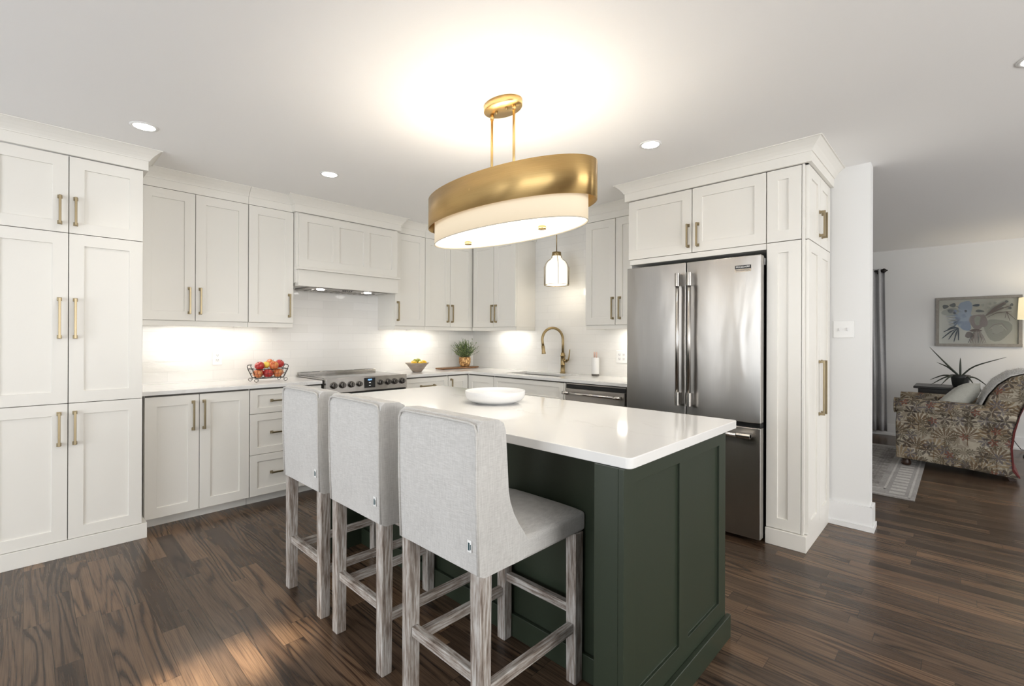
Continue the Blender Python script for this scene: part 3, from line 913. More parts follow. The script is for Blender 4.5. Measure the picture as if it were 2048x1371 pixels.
b.box(IX0-.018, IX1+.018, IY0-.018, IY0, 0, .098); b.box(IX0-.018, IX0, IY0, IY0+.105, 0, .098)
b.box(1.452, 1.47, IY0+.105, IY1-.105, 0, .098); b.box(IX0-.018, IX1+.018, IY1, IY1+.018, 0, .098); b.box(IX0-.018, IX0, IY1-.105, IY1, 0, .098)
obj('base_molding', b, M_GREEN, t, bev=.003)
class FrYp:  # face looks towards +X
    def __init__(s, x): s.x = x
    def p(s, u, n, z): return Vector((s.x+n, u, z))
FIX = FrYp(IX1-.02)
for i in range(3):
    u0 = IY0+.02+i*.674; u1 = u0+.672
    for kk, z0, z1, hz in (('drawer', .70, .88, .79), ('door', .11, .698, .62)):
        mb = panelled(FIX, u0+G, u1-G, z0+G, z1-G, [(u0+.06, u1-.06, z0+.045, z1-.045)])
        d = obj(kk, mb, M_GREEN, t, bev=.0014)
        pull(FIX, (u0+u1)/2 if kk == 'drawer' else u0+.035, hz if kk == 'drawer' else .58, .16, kk == 'door', d)
# top with rounded corners
def rrect(x0, x1, y0, y1, r, n=6):
    P = []
    for cx, cy, a0 in ((x1-r, y0+r, -90), (x1-r, y1-r, 0), (x0+r, y1-r, 90), (x0+r, y0+r, 180)):
        for k in range(n+1):
            a = R(a0+90*k/n); P.append((cx+r*math.cos(a), cy+r*math.sin(a)))
    return P
b = MB().prism(rrect(1.256, 2.184, .712, 2.815, .02), (.8850, .9195), lambda a, c, e: Vector((a, c, e)))
tag(obj('island_worktop', b, M_QUARTZ, bev=.003, seg=3), 'large white veined quartz slab on top of the green island', 'worktop')

# white bowl on island
bx_, by_ = 1.82, 1.875
b = MB().lathe([(0, .9205), (.112, .9205), (.115, .925), (.126, .927), (.145, .934), (.160, .948), (.166, .966), (.1675, .985), (.165, .987), (.162, .985), (.159, .964), (.145, .944), (.11, .936), (0, .934)], (bx_, by_, 0), 64)
tag(obj('serving_bowl', b, M_WHITEC, off=Vector((bx_, by_, .92))), 'wide white ceramic bowl standing empty on the island top', 'bowl')

# ---------------------------------------------------------------- bar stools
def make_stool(label):
    """centre of the back edge at origin; faces +X"""
    t = thing('bar_stool', label, 'bar stool', (0, 0, 0), 'upholstered bar stools along the island')
    hw = .208
    # back
    rear = [(.000, .575), (-.006, .70), (-.010, .85), (-.010, 1.00), (-.004, 1.022), (.012, 1.034), (.075, 1.030), (.098, 1.018), (.108, .99), (.113, .93), (.122, .80)]
    wing = rear+[(.130, .765), (.146, .725), (.170, .685), (.196, .650), (.207, .63), (.208, .60), (.204, .572), (.19, .565), (.02, .565)]
    mid = rear+[(.124, .765), (.126, .725), (.127, .685), (.128, .65), (.129, .63), (.13, .60), (.13, .578), (.125, .57), (.02, .568)]
    secs = [(-hw, wing), (-hw+.046, wing), (-hw+.050, mid), (hw-.050, mid), (hw-.046, wing), (hw, wing)]
    b = MB(); n = len(wing)
    vs = [(a, y, c) for y, pr_ in secs for a, c in pr_]
    fs = [tuple(range(n)), tuple(range(5*n, 6*n))]
    for i in range(5):
        for k in range(n): fs.append((i*n+k, i*n+(k+1) % n, (i+1)*n+(k+1) % n, (i+1)*n+k))
    b.add(vs, fs)
    back = obj('backrest', b, M_LINEN, t, bev=.009, seg=3)
    # piping around the rear face
    pz = []
    for (y, z) in ((-hw+.004, .58), (-hw+.004, .8), (-hw+.004, 1.0), (-hw+.015, 1.021), (-hw+.04, 1.026), (0, 1.027), (hw-.04, 1.026), (hw-.015, 1.021), (hw-.004, 1.0), (hw-.004, .8), (hw-.004, .58)):
        x = -.0115 if z > .9 else (-.0105 if z > .7 else -.003)
        pz.append((x, y, z))
    obj('piping', MB().tube(pz, .0042, 8), M_LINENP, back)
    # seat cushion
    b = MB(); nx, ny = 10, 8; x0, x1 = .132, .545
    vs = []
    for j in range(ny+1):
        for i in range(nx+1):
            u, v = i/nx, j/ny
            bulge = .024*(1-(2*u-1)**4)*(1-(2*v-1)**4)
            vs.append((x0+(x1-x0)*u, (-hw+.003)+2*(hw-.003)*v, .628+bulge))
    nb = len(vs)
    vb = [(p[0], p[1], .555) for p in vs]
    fs = []
    for j in range(ny):
        for i in range(nx):
            a = j*(nx+1)+i; q = (a, a+1, a+nx+2, a+nx+1)
            fs.append(q); fs.append(tuple(reversed([k+nb for k in q])))
    for i in range(nx):
        a = i; fs.append((a, a+1, a+1+nb, a+nb)); a = ny*(nx+1)+i; fs.append((a+1, a, a+nb, a+1+nb))
    for j in range(ny):
        a = j*(nx+1); fs.append((a+nx+1, a, a+nb, a+nx+1+nb)); a += nx; fs.append((a, a+nx+1, a+nx+1+nb, a+nb))
    b.add(vs+vb, fs)
    st = obj('seat', b, M_LINEN, t, bev=.016, seg=4)
    pp = [(x0+.11, -hw-.001, .632), (x1-.012, -hw-.001, .632), (x1+.001, -hw+.014, .632), (x1+.001, hw-.014, .632), (x1-.012, hw+.001, .632), (x0+.11, hw+.001, .632)]
    # legs
    q = .0235
    def leg(x, y, top):
        b = MB(); k = .002
        b.hexa([(x-q+k, y-q+k, 0), (x+q-k, y-q+k, 0), (x+q-k, y+q-k, 0), (x-q+k, y+q-k, 0), (x-q, y-q, top), (x+q, y-q, top), (x+q, y+q, top), (x-q, y+q, top)])
        return obj('leg', b, M_WEATHER, t, bev=.003, seg=2)
    ly = hw-q-.001
    for y in (-ly, ly): leg(.027, y, .575); leg(.500, y, .558)
    def bar(a, c): return obj('stretcher', MB().beam(a, c, .026, .034), M_WEATHX if abs(a[0]-c[0]) > .1 else M_WEATHY, t, bev=.002, seg=2)
    bar((.027, -ly+q, .250), (.027, ly-q, .250))
    bar((.500, -ly+q, .268), (.500, ly-q, .268))
    for y in (-ly, ly): bar((.027+q, y, .208), (.500-q, y, .208))
    # sewn label
    M_TAG = M_WHITEP
    b = MB().box(-.0075, -.0055, -hw+.030, -hw+.048, .640, .676)
    tg = obj('fabric_tag', b, M_WHITEP, t)
    M_TG1 = bpy.data.materials.get('tag_teal') or mat('tag_teal', (.03, .07, .08), .6)
    b = MB(); b.box(-.0080, -.0074, -hw+.038, -hw+.045, .645, .668); b.box(-.0080, -.0074, -hw+.032, -hw+.036, .648, .664)
    obj('tag_mark', b, M_TG1, tg)
    return t
s0 = make_stool('grey linen bar stool nearest the camera, its whole seat and side in view')
s0.location = (.928, 1.226, 0)
for (x, y, lab) in ((.928, 1.772, 'grey linen bar stool in the middle of the three at the island'), (.928, 2.296, 'grey linen bar stool farthest along the island, next to the white drawers')):
    c = copy_tree(s0); c.location = (x, y, 0); c['label'] = lab

# ---------------------------------------------------------------- chandelier
cx, cy = 1.665, 1.668
t = thing('island_pendant', 'large oval pendant lamp with brushed gold band and cream shade hanging over the island', 'pendant lamp', (cx, cy, 1.80))
b = MB().lathe([(0, CEIL-.0005), (1, CEIL-.0005), (1, 2.430), (.97, 2.426), (0, 2.426)], (cx, cy, 0), 48, sx=.075, sy=.115)
cn = obj('canopy', b, M_GOLDSAT, t)
b = MB()
for dy in (-.035, .035): b.lathe([(0, 2.426), (.006, 2.426), (.006, 2.416), (.004, 2.412), (0, 2.412)], (cx-.01, cy+dy, 0), 12)
obj('canopy_screw', b, M_BRASS, cn)
for dy in (-.078, .078):
    b = MB().tube([(cx, cy+dy, 2.426), (cx, cy+dy, 1.98)], .0068, 12)
    b.tube([(cx, cy+dy, 2.426), (cx, cy+dy, 2.40)], .010, 12)
    obj('rod', b, M_GOLDSAT, t)
BA, BBv = .545, .222
zb0, zb1 = 1.884, 2.047
b = MB().lathe([(1, zb0), (1, zb1)], (cx, cy, 0), 96, sx=BBv, sy=BA)
o_ = obj('metal_band', b, M_BAND, t); m_ = o_.modifiers.new('solid', 'SOLIDIFY'); m_.thickness = .003; m_.offset = -1
SA, SB = .502, .190
b = MB().lathe([(1, 1.796), (1, 2.035)], (cx, cy, 0), 96, sx=SB, sy=SA)
o_ = obj('drum_shade', b, M_SHADE, t); m_ = o_.modifiers.new('solid', 'SOLIDIFY'); m_.thickness = .002; m_.offset = -1
b = MB().tube([(cx+SB*math.cos(2*PI*k/96), cy+SA*math.sin(2*PI*k/96), 1.796) for k in range(96)], .0022, 6, closed=True)
obj('shade_rim', b, mat('rim_tape', (.55, .50, .40), .6), o_)
b = MB().lathe([(0, 1.800), (.985, 1.800), (.985, 1.804), (0, 1.804)], (cx, cy, 0), 96, sx=SB, sy=SA)
df = obj('diffuser', b, M_DIFF, t)
for dy in (-.262, .262):
    b = MB().lathe([(0, 1.784), (.019, 1.784), (.020, 1.787), (.020, 1.796), (.017, 1.7995), (0, 1.7995)], (cx, cy+dy, 0), 24)
    obj('finial', b, M_GOLDSAT, df)
b = MB()
b.box(cx-.012, cx+.012, cy-SA+.01, cy+SA-.01, 1.975, 1.983); b.box(cx-SB+.01, cx+SB-.01, cy-.012, cy+.012, 1.975, 1.983)
for dy in (-BA+.0, BA-.043): b.box(cx-.004, cx+.004, cy+dy+.002, cy+dy+.045, 1.97, 1.98)
for s in (-1, 1): b.box(cx+(s*BBv if s < 0 else SB), cx+(-SB if s < 0 else BBv), cy-.004, cy+.004, 1.97, 1.98)
obj('spider_frame', b, M_GOLDSAT, t)
# its bulbs: light downwards through the diffuser and upwards out of the open drum
area('bulb_glow_down', (cx, cy, 1.790), (cx, cy, 0), .30, .85, 5, (1, .90, .74), t)
for dy in (-.33, -.11, .11, .33):
    pl = bpy.data.lights.new('bulb', 'POINT'); pl.energy = 5.2; pl.color = (1, .94, .85); pl.shadow_soft_size = .03
    po = bpy.data.objects.new('bulb', pl); COL.objects.link(po); po.parent = t; po.location = Vector((cx, cy+dy, 1.955))-root_loc(t)

# sink pendant
px_, py_ = 3.62, 2.87
t = thing('sink_pendant', 'small bell-shaped glass pendant lamp glowing cream above the sink', 'pendant lamp', (px_, py_, 1.80))
b = MB().tube([(px_, py_, 2.425), (px_, py_, 2.12)], .0048, 8); obj('stem', b, M_BRASS, t)
b = MB().lathe([(0, CEIL-.0005), (.06, CEIL-.0005), (.06, 2.42), (0, 2.42)], (px_, py_, 0), 24); obj('canopy', b, M_BRASS, t)
b = MB().lathe([(0, 2.125), (.040, 2.123), (.045, 2.118), (.045, 2.088), (.042, 2.084), (0, 2.084)], (px_, py_, 0), 24); obj('cap', b, M_BRASS, t)
b = MB().lathe([(.040, 2.086), (.042, 2.065), (.058, 2.048), (.082, 2.030), (.099, 2.000), (.104, 1.965), (.104, 1.815), (.100, 1.803)], (px_, py_, 0), 40)
obj('opal_shade', b, M_OPAL, t)
M_CLEAR = mat('clear_glass', (1, 1, 1), .03, trans=1, ior=1.06)
b = MB().lathe([(.046, 2.086), (.048, 2.062), (.066, 2.048), (.096, 2.027), (.114, 1.998), (.119, 1.965), (.119, 1.80), (.116, 1.797), (.116, 1.80), (.116, 1.965), (.111, 1.996), (.094, 2.023), (.064, 2.044), (.045, 2.06), (.043, 2.086)], (px_, py_, 0), 40)
obj('glass_shade', b, M_CLEAR, t)
b = MB(); a = math.atan2(-py_, -px_)+.13
for da in (0, PI/2, PI, 3*PI/2):
    cc, ss = math.cos(a+da), math.sin(a+da)
    b.tube([(px_+r*cc, py_+r*ss, z) for r, z in ((.044, 2.10), (.047, 2.065), (.062, 2.052), (.090, 2.034), (.110, 2.002), (.1225, 1.968), (.1225, 1.80))], .0024, 8)
b.tube([(px_+.121*math.cos(q*PI/24), py_+.121*math.sin(q*PI/24), 1.797) for q in range(48)], .0028, 6, closed=True)
obj('strap', b, M_BRASS, t)
pl = bpy.data.lights.new('pendant_bulb', 'POINT'); pl.energy = 1.6; pl.color = (1, .88, .68); pl.shadow_soft_size = .05
po = bpy.data.objects.new('pendant_bulb', pl); COL.objects.link(po); po.parent = t; po.location = (0, 0, -.03)

# ---------------------------------------------------------------- recessed downlights
for i, (x, y, pw, lab) in enumerate(((.462, 3.310, 9, 'recessed ceiling light glowing in front of the tall left pantry cabinet'),
                                (1.525, 3.30, 9, 'recessed ceiling light between the oval pendant and the range hood'),
                                (2.635, 1.366, 9, 'recessed ceiling light above the space in front of the fridge'),
                                (2.94, -.232, 7, 'recessed ceiling light cut by the right edge of the photo'))):
    t = thing('recessed_light', lab, 'ceiling light', (x, y, CEIL-.004), 'recessed ceiling lights')
    obj('trim_ring', MB().lathe([(.052, CEIL-.0005), (.066, CEIL-.0005), (.066, CEIL-.003), (.054, CEIL-.005), (.050, CEIL-.003)], (x, y, 0), 36), M_WHITEP, t)
    obj('lens', MB().lathe([(0, CEIL-.0032), (.0515, CEIL-.0032)], (x, y, 0), 36), M_LENS, t)
    spot('downlight_beam', (x, y, CEIL-.012), pw, angle=125, blend=1, r=.05, parent=t)

# under-cabinet lights (bar + lamp)
def ucl(x0, x1, y0, y1, z, label, pw):
    t = thing('under_cabinet_light', label, 'light', ((x0+x1)/2, (y0+y1)/2, z), 'under-cabinet lights')
    obj('housing', MB().box(x0, x1, y0, y1, z-.012, z-.0005), M_WHITEP, t, bev=.002)
    obj('lens', MB().box(x0+.005, x1-.005, y0+.005, y1-.005, z-.0145, z-.0121), M_STRIP, t)
    area('strip_light', ((x0+x1)/2, (y0+y1)/2, z-.018), ((x0+x1)/2, (y0+y1)/2, 0), x1-x0-.01, y1-y0-.01, pw, (1, .94, .84), t)
ucl(.76, 1.42, 4.24, 4.27, UB, 'slim light bar under the wall cabinets left of the hood', 2.0)
ucl(2.66, 3.22, 4.24, 4.27, UB, 'slim light bar under the wall cabinets right of the hood', 2.0)
ucl(3.73, 3.76, 3.46, 3.92, UB, 'slim light bar under the corner wall cabinet on the sink wall', 1.5)
ucl(3.73, 3.76, 1.95, 2.26, UB, 'slim light bar under the wall cabinet beside the fridge', 1.6)

# ---------------------------------------------------------------- outlets and switches
def plate(fr, u, z, w, h, kind, label, gang=1):
    c = fr.p(u, 0, z)
    t = thing('wall_switch' if kind == 'switch' else 'wall_outlet', label, kind if kind == 'switch' else 'outlet', c)
    obj('cover_plate', fbox(MB(), fr, u-w/2, u+w/2, .0004, .006, z-h/2, z+h/2), M_WHITEP, t, bev=.002)
    for g in range(gang):
        uu = u+(g-(gang-1)/2)*.046
        if kind == 'switch':
            obj('toggle', fbox(MB(), fr, uu-.005, uu+.005, .006, .016, z-.012, z+.010), M_WHITEC, t, bev=.002)
        else:
            for dz in (-.02, .02):
                b = fbox(MB(), fr, uu-.016, uu+.016, .006, .008, z+dz-.013, z+dz+.013)
                s = obj('socket', b, M_WHITEC, t, bev=.002)
                b = MB()
                for du in (-.006, .006): fbox(b, fr, uu+du-.001, uu+du+.001, .008, .0084, z+dz-.002, z+dz+.006)
                fbox(b, fr, uu-.002, uu+.002, .008, .0084, z+dz-.009, z+dz-.005)
                obj('slot', b, M_BLACK, s)
    return t
plate(FrX(WY-.009), 1.097, 1.108, .072, .118, 'outlet', 'white outlet on the tiled wall left of the fruit basket')
plate(FrX(WY-.009), 3.60, 1.122, .072, .118, 'switch', 'white switch plate on the tiled wall behind the potted plant')
plate(FrY(WX-.009), 2.30, 1.105, .118, .118, 'outlet', 'white double outlet on the tiled wall beside the fridge', 2)
plate(FrY(WX), .582, 1.346, .118, .116, 'switch', 'white double toggle switch on the end of the painted wall', 2)

# ---------------------------------------------------------------- fruit basket
random.seed(4)
bxc, byc, bz = 1.378, 4.08, .917
t = thing('fruit_basket', 'black wire basket with scrolled feet holding apples on the left worktop', 'basket', (bxc, byc, bz))
HL, HW, TL, TW = .105, .07, .132, .09
zb, zt = bz+.032, bz+.105
def rr(hx, hy, z, n=6, r=.03): return [(bxc+a, byc+c, z) for a, c in rrect(-hx, hx, -hy, hy, r, n)]
b = MB().tube(rr(HL, HW, zb), .0022, 6, closed=True); b.tube(rr(TL, TW, zt, r=.035), .0026, 6, closed=True); b.tube(rr((HL+TL)/2, (HW+TW)/2, (zb+zt)/2), .0014, 6, closed=True)
obj('rim', b, M_IRON, t)
b = MB()
for i in range(9):
    u = -1+2*i/8
    b.tube([(bxc+u*TL*.86, byc-TW, zt), (bxc+u*HL*.86, byc-HW, zb), (bxc+u*HL*.86, byc+HW, zb), (bxc+u*TL*.86, byc+TW, zt)], .0011, 5)
for i in range(4):
    u = -1+2*i/3
    b.tube([(bxc-TL, byc+u*TW*.8, zt), (bxc-HL, byc+u*HW*.8, zb), (bxc+HL, byc+u*HW*.8, zb), (bxc+TL, byc+u*TW*.8, zt)], .0011, 5)
obj('mesh_wires', b, M_IRON, t)
for sx in (-1, 1):
    for sy in (-1, 1):
        pts = [(bxc+sx*HL*.95, byc+sy*HW, zb)]
        for k in range(16):
            a = k/15*PI*2.1; r = .016-.008*k/15
            pts.append((bxc+sx*(HL*.95+.002+.010-r*math.cos(a)), byc+sy*(HW+.002), bz+.0192-r*math.sin(a)))
        obj('foot', MB().tube(pts, .0022, 6), M_IRON, t)
for sx in (-1, 1):
    pts = [(bxc+sx*HL, byc-HW*.6, zb), (bxc+sx*(TL+.002), byc-TW*.6, zt), (bxc+sx*(TL+.010), byc-TW*.5, zt+.018), (bxc+sx*(TL+.008), byc-TW*.38, zt+.030), (bxc+sx*(TL-.010), byc, zt+.034), (bxc+sx*(TL+.008), byc+TW*.38, zt+.030), (bxc+sx*(TL+.010), byc+TW*.5, zt+.018), (bxc+sx*(TL+.002), byc+TW*.6, zt), (bxc+sx*HL, byc+HW*.6, zb)]
    obj('handle', MB().tube(pts, .003, 6), M_IRON, t)

def m_apple(name, c1, c2, c3):
    m, tt, b = nt(name)
    f = noise(tt, coords(tt, (1, 1, .35)), 30, 3, .6, .5)
    tt.links.new(ramp(tt, f, [(.35, c1), (.52, c2), (.68, c3)]), b.inputs['Base Color'])
    b.inputs['Roughness'].default_value = .28; b.inputs['Coat Weight'].default_value = .3
    return m
A_RED = m_apple('red_apple_skin', (.30, .008, .014), (.45, .02, .02), (.55, .08, .04))
A_MIX = m_apple('streaked_apple_skin', (.50, .04, .02), (.65, .20, .06), (.75, .45, .15))
A_ORG = m_apple('blush_apple_skin', (.55, .10, .03), (.68, .22, .07), (.70, .40, .16))
A_YEL = m_apple('yellow_fruit_skin', (.80, .55, .05), (.85, .62, .09), (.85, .68, .14))
M_STEM = mat('fruit_stem', (.06, .035, .015), .8)
def apple(c, r, m, label, tilt=(0, 0, 0)):
    t = thing('apple', label, 'apple', c, 'apples in the wire basket')
    def fn(p, ph, q):
        rr_ = 1-.30*math.exp(-(ph/.38)**2) - .16*math.exp(-((PI-ph)/.35)**2)
        return Vector((p.x*(1+.04*math.cos(5*q)*(ph/PI)), p.y*(1+.04*math.sin(5*q)*(ph/PI)), p.z*rr_*.95))
    rot = Matrix.Rotation(tilt[0], 3, 'X') @ Matrix.Rotation(tilt[1], 3, 'Y')
    b = MB().sphere((0, 0, 0), r, 24, 16, fn=fn)
    b.v = [rot @ v + Vector(c) for v in b.v]
    bo = obj('apple_skin', b, m, t)
    b = MB().tube([rot @ Vector((0, 0, r*.62))+Vector(c), rot @ Vector((.003, 0, r*1.02))+Vector(c)], .0016, 6)
    obj('stem', b, M_STEM, t)
    return t
ar = .0365
z1_, z2_ = zb+ar+.001, zb+ar+.056
apple((bxc-.088, byc-.030, z1_), ar, A_ORG, 'orange-red apple at the left end of the basket, bottom layer', (.3, .2))
apple((bxc-.012, byc-.032, z1_), .0385, A_RED, 'deep red streaked apple in the front middle of the basket, bottom layer', (-.2, .1))
apple((bxc+.064, byc-.033, z1_), ar, A_ORG, 'orange striped apple right of the front middle, bottom layer', (.5, -.2))
apple((bxc+.100, byc+.036, z1_+.002), .034, A_MIX, 'orange striped apple at the right end of the basket, bottom layer', (.2, .4))
apple((bxc-.055, byc+.040, z1_), ar, A_RED, 'dark red apple at the back left of the basket, bottom layer')
apple((bxc+.024, byc+.040, z1_), ar, A_MIX, 'mottled apple at the back middle of the basket, bottom layer')
apple((bxc-.066, byc-.004, z2_+.004), .037, A_RED, 'dark red apple on top at the left of the pile', (.2, -.5))
apple((bxc-.012, byc+.010, z2_+.012), .029, A_YEL, 'yellow apple on top of the pile left of its middle', (.1, .1))
apple((bxc+.038, byc-.022, z2_+.004), .036, A_MIX, 'yellow and red apple on top at the middle of the pile, dimple facing out', (.9, -.4))
apple((bxc+.032, byc+.038, z2_+.022), .036, A_MIX, 'red streaked apple at the very top of the pile, behind the middle', (.2, .6))
apple((bxc+.090, byc+.002, z2_+.018), .035, A_RED, 'bright deep red apple on top at the right of the pile', (.4, .3))

# ---------------------------------------------------------------- lemon bowl
lx, ly_, lz = 2.862, 4.13, .917
M_STONE = m_wood('taupe_stoneware', (.28, .22, .18), (.42, .35, .29), (10, 10, 60), .5)
b = MB().lathe([(0, lz+.001), (.044, lz+.001), (.048, lz+.004), (.075, lz+.038), (.105, lz+.078), (.126, lz+.095), (.1245, lz+.097), (.10, lz+.082), (.07, lz+.044), (.04, lz+.012), (0, lz+.010)], (lx, ly_, 0), 48)
tag(obj('fruit_bowl', b, M_STONE, off=Vector((lx, ly_, lz))), 'tapered taupe stoneware bowl of lemons right of the range', 'bowl')
M_LEMON = m_apple('lemon_skin', (.80, .42, .015), (.86, .52, .02), (.88, .60, .04))
M_LIME = m_apple('lime_skin', (.22, .26, .02), (.32, .34, .03), (.42, .42, .05))
def citrus(c, r, m, rz, label, cat='lemon'):
    def fn(p, ph, q):
        e = 1+.18*math.exp(-(ph/.3)**2)+.12*math.exp(-((PI-ph)/.3)**2)
        return Vector((p.x*.86, p.y*.86, p.z*e))
    b = MB().sphere((0, 0, 0), r, 20, 14, fn=fn)
    rot = Matrix.Rotation(rz, 3, 'Z') @ Matrix.Rotation(R(82), 3, 'Y')
    b.v = [rot @ v + Vector(c) for v in b.v]
    return tag(obj(cat, b, m, off=Vector(c)), label, cat, 'citrus fruit in the stoneware bowl')
citrus((lx-.058, ly_-.030, lz+.090), .037, M_LEMON, .4, 'yellow lemon at the left of the stoneware bowl')
citrus((lx+.004, ly_-.058, lz+.088), .036, M_LEMON, 1.2, 'yellow lemon at the front middle of the stoneware bowl')
citrus((lx+.066, ly_-.020, lz+.092), .037, M_LEMON, 2.4, 'yellow lemon at the right of the stoneware bowl')
citrus((lx-.004, ly_+.050, lz+.092), .036, M_LEMON, .1, 'yellow lemon at the back of the stoneware bowl')
citrus((lx, ly_, lz+.046), .034, M_LEMON, .1, 'yellow lemon at the bottom of the stoneware bowl, under the others')
citrus((lx-.026, ly_-.008, lz+.114), .030, M_LIME, 1.0, 'green lime on top at the left in the stoneware bowl', 'lime')
citrus((lx+.022, ly_+.014, lz+.116), .030, M_LIME, 2.2, 'green lime on top behind the front lemon', 'lime')

# ---------------------------------------------------------------- board and potted plant
b = MB(); ang = R(0)
b.box(3.235, 3.79, 4.19, 4.31, .9205, .9365)
for x in (3.27, 3.74): b.box(x, x+.02, 4.21, 4.30, .9172, .9206)
tag(obj('serving_board', b, M_BOARD, bev=.003, off=Vector((3.515, 4.255, .917))), 'long walnut serving board on the corner worktop under the potted plant', 'board')
ppx, ppy, ppz = 3.625, 4.255, .937
t = thing('potted_plant', 'bushy green plant in a carved tan pot standing on the walnut board', 'plant', (ppx, ppy, ppz))
def m_carved():
    m, tt, b = nt('carved_tan_pot')
    v = N(tt, 'ShaderNodeTexVoronoi'); v.feature = 'DISTANCE_TO_EDGE'; v.inputs['Scale'].default_value = 42
    tt.links.new(coords(tt, (1, 1, .45)), v.inputs['Vector'])
    tt.links.new(ramp(tt, v.outputs['Distance'], [(.04, (.17, .07, .02)), (.14, (.62, .36, .13)), (.4, (.78, .52, .24))]), b.inputs['Base Color'])
    b.inputs['Roughness'].default_value = .5
    bump(tt, b, v.outputs['Distance'], .6, .006)
    return m
b = MB().lathe([(0, ppz+.0005), (.045, ppz+.0005), (.055, ppz+.008), (.068, ppz+.045), (.070, ppz+.085), (.066, ppz+.113), (.061, ppz+.113), (.064, ppz+.085), (0, ppz+.08)], (ppx, ppy, 0), 36)
obj('pot', b, m_carved(), t)
random.seed(11)
b = MB(); bs = MB()
def leaf(mb, p, d, L, w, cup=.2):
    d = d.normalized(); s = d.cross(Vector((random.uniform(-.3, .3), random.uniform(-.3, .3), 1)))
    if s.length < .01: s = Vector((1, 0, 0))
    s.normalize(); n = s.cross(d)
    a = p; m1 = p+d*L*.5+n*L*cup*.3
    e = p+d*L
    mb.add([a, m1+s*w, e, m1-s*w], [(0, 1, 2), (0, 2, 3)])
for i in range(150):
    az = random.uniform(0, 2*PI); el = random.uniform(.15, 1.0)
    base = Vector((ppx+random.uniform(-.03, .03), ppy+random.uniform(-.03, .03), ppz+.09))
    L = random.uniform(.12, .235)
    d = Vector((math.cos(az)*math.cos(el*PI/2), math.sin(az)*math.cos(el*PI/2), math.sin(el*PI/2)*1.2+.15)).normalized()
    tip = base+d*L
    tip.y = min(tip.y, WY-.03)
    bs.tube([base, base.lerp(tip, .5)+Vector((0, 0, .008)), tip], [.0013, .001, .0007], 4, cap=False)
    for k in range(9):
        q = .3+.7*k/8
        p = base.lerp(tip, q)
        dd = (d+Vector((random.uniform(-1, 1), random.uniform(-1, 1), random.uniform(-.3, .9)))*.9)
        leaf(b, p, dd, random.uniform(.018, .030), random.uniform(.0035, .006))
m_, tt, bb = nt('plant_leaf')
tt.links.new(ramp(tt, noise(tt, coords(tt), 45, 2), [(.35, (.05, .085, .05)), (.5, (.13, .20, .07)), (.66, (.32, .40, .15))]), bb.inputs['Base Color'])
bb.inputs['Roughness'].default_value = .5
M_LEAF = m_
lf = obj('foliage', b, M_LEAF, t, merge=False); lf['kind'] = 'stuff'
obj('stems', bs, mat('plant_stem', (.09, .10, .04), .6), t)

# ================================================================ living room
# rug
def m_rug():
    m, tt, b = nt('distressed_rug')
    n1 = noise(tt, coords(tt), 9, 5, .7); n2 = noise(tt, coords(tt), 60, 3, .6)
    k = math_n(tt, 'ADD', math_n(tt, 'MULTIPLY', n1, .6), math_n(tt, 'MULTIPLY', n2, .4))
    basec = ramp(tt, k, [(.38, (.20, .19, .18)), (.52, (.36, .34, .32)), (.62, (.48, .46, .43))])
    v = N(tt, 'ShaderNodeTexVoronoi'); v.inputs['Scale'].default_value = 7.5; v.distance = 'CHEBYCHEV'; v.inputs['Randomness'].default_value = .0
    tt.links.new(coords(tt), v.inputs['Vector'])
    pat = ramp(tt, v.outputs['Distance'], [(.24, (1, 1, 1)), (.30, (.55, .55, .56)), (.40, (.9, .9, .9)), (.46, (.6, .6, .62))])
    tt.links.new(mix(tt, .6, basec, mix(tt, 1, basec, pat, 'MULTIPLY')), b.inputs['Base Color'])
    b.inputs['Roughness'].default_value = 1
    bump(tt, b, n2, .3, .003)
    return m
t = thing('area_rug', 'faded grey patterned rug under the floral armchair', 'rug', (6.1, 1.6, 0))
M_RUG = m_rug()
M_RUGB = m_linen('rug_border', (.24, .225, .21), (.40, .38, .36), 60)
b = MB(); b.box(5.12, 7.08, .52, 2.76, .0005, .008); obj('rug_field', b, M_RUG, t)
b = MB(); b.box(4.87, 7.18, .262, .52, .0005, .008); b.box(4.87, 5.12, .52, 2.76, .0005, .008); b.box(7.08, 7.18, .52, 2.76, .0005, .008); b.box(4.87, 7.18, 2.76, 2.95, .0005, .008)
obj('rug_border', b, M_RUGB, t)
b = MB()
for i in range(22):
    y = .56+i*.10; b.box(4.94, 5.04, y, y+.06, .008, .0085)
for i in range(20):
    x = 4.97+i*.11; b.box(x, x+.06, .33, .43, .008, .0085)
for x0, x1, y0, y1 in ((4.90, 4.915, .29, 2.9), (5.07, 5.085, .46, 2.8), (4.90, 7.15, .29, .305), (5.07, 7.1, .46, .475)): b.box(x0, x1, y0, y1, .008, .0085)
obj('rug_motif', b, m_linen('rug_pale_motif', (.42, .40, .37), (.60, .58, .55), 60), t)

